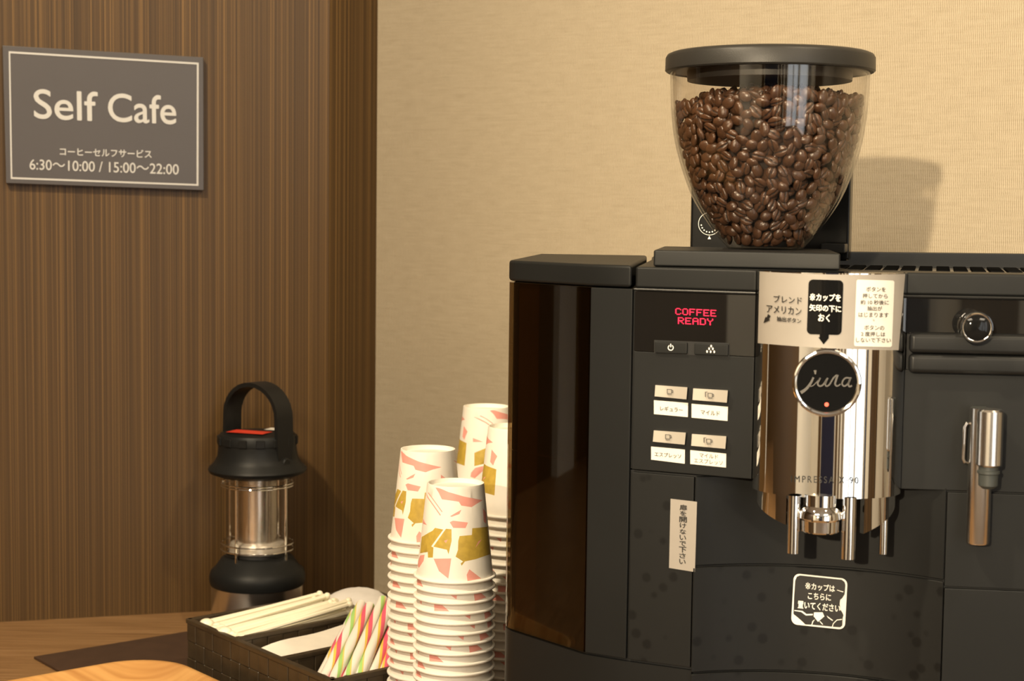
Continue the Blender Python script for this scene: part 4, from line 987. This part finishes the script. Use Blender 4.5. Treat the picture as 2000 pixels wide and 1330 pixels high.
mb = MB(); mb.solid([bk(0, 0, Z0), bk(LU, 0, Z0), bk(LU, LV, Z0), bk(0, LV, Z0)], (0, 0, 0.002)); mb.build('bottom', M['basket'], bsk)
# stirrers: cream sticks with a round paddle, lying across the first compartment
rs = random.Random(11)
for k in range(34):
    lay = k % 3
    b0 = 0.010 + (c1 - 0.013) * ((k * 7 % 34) + rs.random()) / 34; b1 = 0.012 + (c1 - 0.022) * (0.05 + 0.95 * ((k * 7 % 34) + rs.random()) / 34)
    a0 = rs.uniform(0.006, 0.016); a1 = a0 + 0.122 + rs.uniform(-.004, .006)
    z0 = ZR - 0.011 + 0.0045 * lay + rs.uniform(0, .001); z1 = z0 + rs.uniform(0.006, 0.012)
    p, q = bk(a0, b0, z0), bk(a1, b1, z1); m_ = MB(); d = (q - p).normalized()
    m_.tube([p, p + (q - p) * .5, q], 0.0022, 8)
    big = k % 4 == 0
    bm = bmesh.new(); bmesh.ops.create_uvsphere(bm, u_segments=14, v_segments=10, radius=0.0070 if big else 0.0042)
    for v in bm.verts: v.co = Vector((v.co.x, v.co.y, v.co.z * (0.75 if big else .6))) + p
    m_.addbm(bm); bm = bmesh.new(); bmesh.ops.create_uvsphere(bm, u_segments=10, v_segments=8, radius=0.0034)
    for v in bm.verts: v.co = v.co + q
    m_.addbm(bm); o = m_.build('coffee_stirrer', M['cream_plastic'], org=p)
    tag(o, 'cream plastic coffee stirrer in the heap across the back compartment of the basket', 'stirrer', 'cream stirrers in the basket')
# fill under the stirrers: napkin packs and the white soft bundle
def softbox(a0, b0, a1, b1, z0, z1, name, m, label, cat, bev=0.004):
    m_ = MB(); m_.solid([bk(a0, b0, z0), bk(a1, b0, z0), bk(a1, b1, z0), bk(a0, b1, z0)], (0, 0, z1 - z0), bev, 3)
    o = m_.build(name, m, org=bk((a0 + a1) / 2, (b0 + b1) / 2, z0)); return tag(o, label, cat)
softbox(0.008, 0.008, 0.126, c1 - 0.008, Z0 + 0.0026, ZR - 0.021, 'stirrer_box', M['white_plastic'], 'white inner box under the stirrers in the basket', 'box')
m_ = MB(); nA = 16; vs = []
for i in range(nA + 1):
    for j in (0, 1):
        t = i / nA; vs.append(bk(0.006 + 0.150 * t, c1 + (0.012 if j == 0 else (c2 - c1) - 0.006), 0.0405 + 0.011 * math.sin(t * PI * 0.75) * (1 if j == 0 else 0.8) + 0.002 * math.sin(9 * t)))
low_ = [Vector((v.x, v.y, Z0 + 0.003)) for v in vs]; n0 = len(vs); fs = []
for i in range(nA): fs += [(2 * i, 2 * i + 2, 2 * i + 3, 2 * i + 1), (n0 + 2 * i, n0 + 2 * i + 1, n0 + 2 * i + 3, n0 + 2 * i + 2), (2 * i, n0 + 2 * i, n0 + 2 * i + 2, 2 * i + 2), (2 * i + 1, 2 * i + 3, n0 + 2 * i + 3, n0 + 2 * i + 1)]
fs += [(0, 1, n0 + 1, n0), (2 * nA, n0 + 2 * nA, n0 + 2 * nA + 1, 2 * nA + 1)]
m_.add(vs + low_, fs); o = m_.build('paper_napkins', M['napkin'], org=bk(0.08, (c1 + c2) / 2, Z0)); tag(o, 'folded white paper napkins lying in the middle compartment of the basket', 'napkins')
bm = bmesh.new(); bmesh.ops.create_icosphere(bm, subdivisions=4, radius=1)
cc = bk(0.168, c1 * 0.52, ZR - 0.002)
for v in bm.verts:
    n_ = 1 + 0.10 * noise.noise(v.co * 1.25) + 0.04 * noise.noise(v.co * 4.5); p = v.co * n_
    v.co = cc + Vector((*bu, 0)) * p.x * 0.032 + Vector((*bv, 0)) * p.y * (c1 * 0.40) + Vector((0, 0, p.z * 0.0150))
m_ = MB(); m_.addbm(bm); o = m_.build('cloth_bundle', M['bag'], org=cc); tag(o, 'rounded soft white bundle at the back of the basket behind the straws', 'bundle')
# straws leaning up to the back right of the third compartment
SL = 0.128; ms_ = MB(); r_ = 0.0045
ms_.lathe([(r_ * 0.86, 0), (r_, 0), (r_, SL), (r_ * 0.86, SL), (r_ * 0.86, 0)], (0, 0, 0), 20); SM = ms_.mesh('drinking_straw', M['straw'], angle=50)
rw = random.Random(8)
ends = [(0.009, 0.036, 0, (700, 1184)), (0.009, 0.025, 0, (716, 1180)), (0.010, 0.013, 0, (733, 1186)), (0.022, 0.011, 0, (748, 1192)), (0.034, 0.011, 0, (762, 1200)), (0.046, 0.011, 0, (776, 1208)), (0.058, 0.011, 0, (790, 1216)), (0.012, 0.030, 1, (712, 1168)), (0.014, 0.019, 1, (728, 1172)), (0.027, 0.016, 1, (745, 1178)), (0.040, 0.016, 1, (760, 1186))]
for k, (a_, b_, lay, e1) in enumerate(ends):
    p = bk(a_, LV - b_, ZR - 0.011 + 0.006 * lay); q = on_z(e1[0], e1[1], ZR + 0.022 + 0.009 * lay); d = (q - p).normalized()
    o = bpy.data.objects.new('drinking_straw', SM); COL.objects.link(o)
    o.matrix_world = Matrix.Translation(p - d * 0.004) @ d.to_track_quat('Z', 'Y').to_matrix().to_4x4() @ Matrix.Rotation(rw.uniform(0, 6.28), 4, 'Z')
    tag(o, 'white drinking straw with pink, yellow and green spiral stripes leaning in the basket', 'straw', 'striped straws in the basket')
# dark mat under the basket
m0 = on_z(66, 1283, 0.002); m1 = on_z(370, 1233, 0.002); m2 = on_z(97, 1308, 0.002)
du = (m1 - m0).normalized(); dv = Vector((du.y, -du.x, 0))
mb = MB(); mb.solid([Vector((p.x, p.y, 0.0002)) for p in (m0, m0 + du * 0.50, m0 + du * 0.50 + dv * 0.36, m0 + dv * 0.36)], (0, 0, 0.0024), 0.0005)
tag(mb.build('table_mat', M['mat_brown'], org=(m0.x, m0.y, 0)), 'flat dark brown mat on the counter under the basket', 'mat')
# wooden serving tray
t0 = on_z(0, 1329, 0.024); t1 = on_z(170, 1299, 0.024); tu = Vector((t1.x - t0.x, t1.y - t0.y, 0)).normalized(); tv = Vector((tu.y, -tu.x, 0))
apex = on_z(292, 1286, 0.024); TW, TH_, TR = 0.30, 0.22, 0.055
# place the rounded rectangle so that its far corner lies at the apex
crn = apex + tu * 0.016 + Vector((0, 0, 0)) + tv * -0.010
org_t = crn - tu * TW
def tray_loop(inset, z):
    return [Vector((org_t.x, org_t.y, 0)) + tu * x + tv * y + Vector((0, 0, z)) for x, y in [(inset + a, inset + b) for a, b in rrect(TW - 2 * inset, TH_ - 2 * inset, max(0.008, TR - inset * 0.7), 10)]]
loops = [tray_loop(0.030, 0.0030), tray_loop(0.010, 0.0120), tray_loop(0.001, 0.0225), tray_loop(0.0005, 0.0240), tray_loop(0.0030, 0.0246), tray_loop(0.0055, 0.0236), tray_loop(0.017, 0.0130), tray_loop(0.034, 0.0080)]
n = len(loops[0]); vs = [p for L in loops for p in L]
fs = [(i * n + k, i * n + (k + 1) % n, (i + 1) * n + (k + 1) % n, (i + 1) * n + k) for i in range(len(loops) - 1) for k in range(n)]
fs += [tuple(range((len(loops) - 1) * n, len(loops) * n)), tuple(range(n - 1, -1, -1))]
mb = MB(); mb.add(vs, fs); tr = mb.build('serving_tray', M['tray'], org=(org_t.x, org_t.y, 0), angle=60)
tag(tr, 'light honey wood tray with rounded corner in front of the basket', 'tray')

# ---------------------------------------------------------------- camping style lantern
YL = 1.70; lc = at_y(503, 1100, YL); XLn = lc.x
ln = thing('lantern', 'black and steel lantern with arched handle standing by the wood wall', 'lantern', (XLn, YL, 0))
def zpx(py, Y=YL): return at_y(503, py, Y).z
def rpx(d): return d / 2 * YL / F
zb0, zb1 = 0.0, zpx(1135)
mb = MB(); mb.lathe([(0, 0.0), (rpx(176), 0.0), (rpx(180), 0.003), (rpx(180), zb1), (0, zb1)], (XLn, YL, 0), 56); mb.build('steel_base', M['steel'], ln)
zc0, zc1 = zpx(1140), zpx(1088)
mb = MB(); mb.lathe([(rpx(174), zc0 - .001), (rpx(183), zc0 + .0005), (rpx(188), zc0 + 0.004), (rpx(188), zc0 + 0.010), (rpx(182), zc0 + 0.0155), (rpx(168), zc0 + 0.0185), (rpx(140), zc1 + 0.0005), (rpx(120), zc1 + 0.003), (rpx(116), zc1 + 0.007), (0, zc1 + 0.007)], (XLn, YL, 0), 56); mb.build('lower_collar', M['black'], ln)
zg0 = zc1 + 0.0065; zg1 = zpx(925)
mb = MB(); mb.lathe([(rpx(112), zg0), (rpx(112), zg0 + .006), (rpx(104), zg0 + 0.010), (rpx(60), zg0 + 0.012), (0, zg0 + .012)], (XLn, YL, 0), 48); mb.build('reflector_dish', M['satin'], ln)
mb = MB(); mb.lathe([(rpx(78), zg0 + 0.011), (rpx(78), zg1)], (XLn, YL, 0), 48); mb.build('inner_tube', M['steel'], ln)
mb = MB(); mb.lathe([(rpx(122), zg0 + .004), (rpx(122), zg1), (rpx(119), zg1), (rpx(119), zg0 + .004), (rpx(122), zg0 + .004)], (XLn, YL, 0), 56); mb.build('globe', M['glass'], ln, angle=60)
for a in (-28, 62, 152, 242):
    r_ = rpx(136); x, y = XLn + r_ * math.cos(math.radians(a)), YL + r_ * math.sin(math.radians(a))
    mb = MB(); mb.tube([(x, y, zc1 - 0.004), (x, y, zg1 + .002)], 0.0014, 10); mb.build('guard_rod', M['chrome'], ln)
for z in (zpx(946), zpx(941) , zpx(1058), zpx(1070)):
    mb = MB(); mb.ring((XLn, YL, z), (1, 0, 0), (0, 1, 0), rpx(142), 0.0008, 56, 8); mb.build('guard_ring', M['chrome'], ln)
# bell shaped cap
zk = lambda py: zpx(py)
mb = MB(); mb.lathe([(0, zk(928)), (rpx(150), zk(928)), (rpx(186), zk(921)), (rpx(193), zk(915)), (rpx(188), zk(910)), (rpx(170), zk(902)), (rpx(158), zk(890)), (rpx(153), zk(874)), (rpx(152), zk(866)), (rpx(154), zk(865)), (rpx(154), zk(852)), (rpx(146), zk(846)), (rpx(60), zk(843)), (0, zk(843))], (XLn, YL, 0), 64); cap = mb.build('bell_cap', M['black'], ln)
for k in range(14):
    a = 2 * PI * k / 14; mb_ = MB() if k == 0 else mb_
    mb_.box((XLn + rpx(154) * math.cos(a), YL + rpx(154) * math.sin(a), (zk(866) + zk(850)) / 2), Vector((math.cos(a), math.sin(a), 0)) * 0.0010, Vector((-math.sin(a), math.cos(a), 0)) * 0.0045, (0, 0, 0.0042), 0.0005, 1)
mb_.build('cap_grip', M['black'], cap)
# top label: red band and white band on the cap's top
zt = zk(843) + 0.0006
def band(y0, y1, a0, a1, m, name):
    m_ = MB(); R_ = rpx(140); pts = []
    c_, s_ = math.cos(math.radians(-20)), math.sin(math.radians(-20))
    q = []
    for x, y in ((a0, y0), (a1, y0), (a1, y1), (a0, y1)): q.append(Vector((XLn + R_ * (x * c_ - y * s_), YL + R_ * (x * s_ + y * c_), zt)))
    m_.poly(q); m_.build(name, m, cap, smooth=False)
band(-0.55, 0.05, -0.70, 0.45, M['red'], 'red_label'); band(0.35, 0.80, 0.0, 0.6, M['white_plastic'], 'white_label')
# handle: a flat strap arched over the cap, pinned low on both sides
ha = Vector((math.cos(math.radians(-38)), math.sin(math.radians(-38)), 0)); hb = Vector((-ha.y, ha.x, 0)); hc = Vector((XLn, YL, 0))
hr = rpx(172) ; zp0 = zk(900); zsp = zk(812); ztop = zk(750)
path = [(-1.0, zp0), (-1.0, (zp0 + zsp) / 2), (-0.985, zsp)] + [(-math.cos(PI * k / 14) * 0.985, zsp + (ztop - zsp) * math.sin(PI * k / 14)) for k in range(1, 14)] + [(0.985, zsp), (1.0, (zp0 + zsp) / 2), (1.0, zp0)]
hw = 0.0112; ht = 0.0022; vs = []; n = len(path)
P3 = [hc + ha * (x * hr * 0.86) + Vector((0, 0, z)) for x, z in path]
for i, p in enumerate(P3):
    t = (P3[min(i + 1, n - 1)] - P3[max(i - 1, 0)]).normalized(); nn = t.cross(hb).normalized(); ww = hw * (0.8 if i in (0, n - 1) else 1)
    vs += [p - hb * ww - nn * ht, p + hb * ww - nn * ht, p + hb * ww + nn * ht, p - hb * ww + nn * ht]
fs = [(4 * i + j, 4 * i + (j + 1) % 4, 4 * i + 4 + (j + 1) % 4, 4 * i + 4 + j) for i in range(n - 1) for j in range(4)] + [(0, 1, 2, 3), (4 * n - 1, 4 * n - 2, 4 * n - 3, 4 * n - 4)]
mb = MB(); mb.add(vs, fs); hd = mb.build('handle', M['black2'], ln, angle=50)
for s_ in (-1, 1):
    mb = MB(); c = hc + ha * (s_ * hr * 0.90) + Vector((0, 0, zp0 + 0.002)); revolve(mb, c, ha * s_, [(0.005, -0.012), (0.005, 0.002), (0.004, 0.003), (0, 0.003)], 20); mb.build('handle_pin', M['black2'], hd)
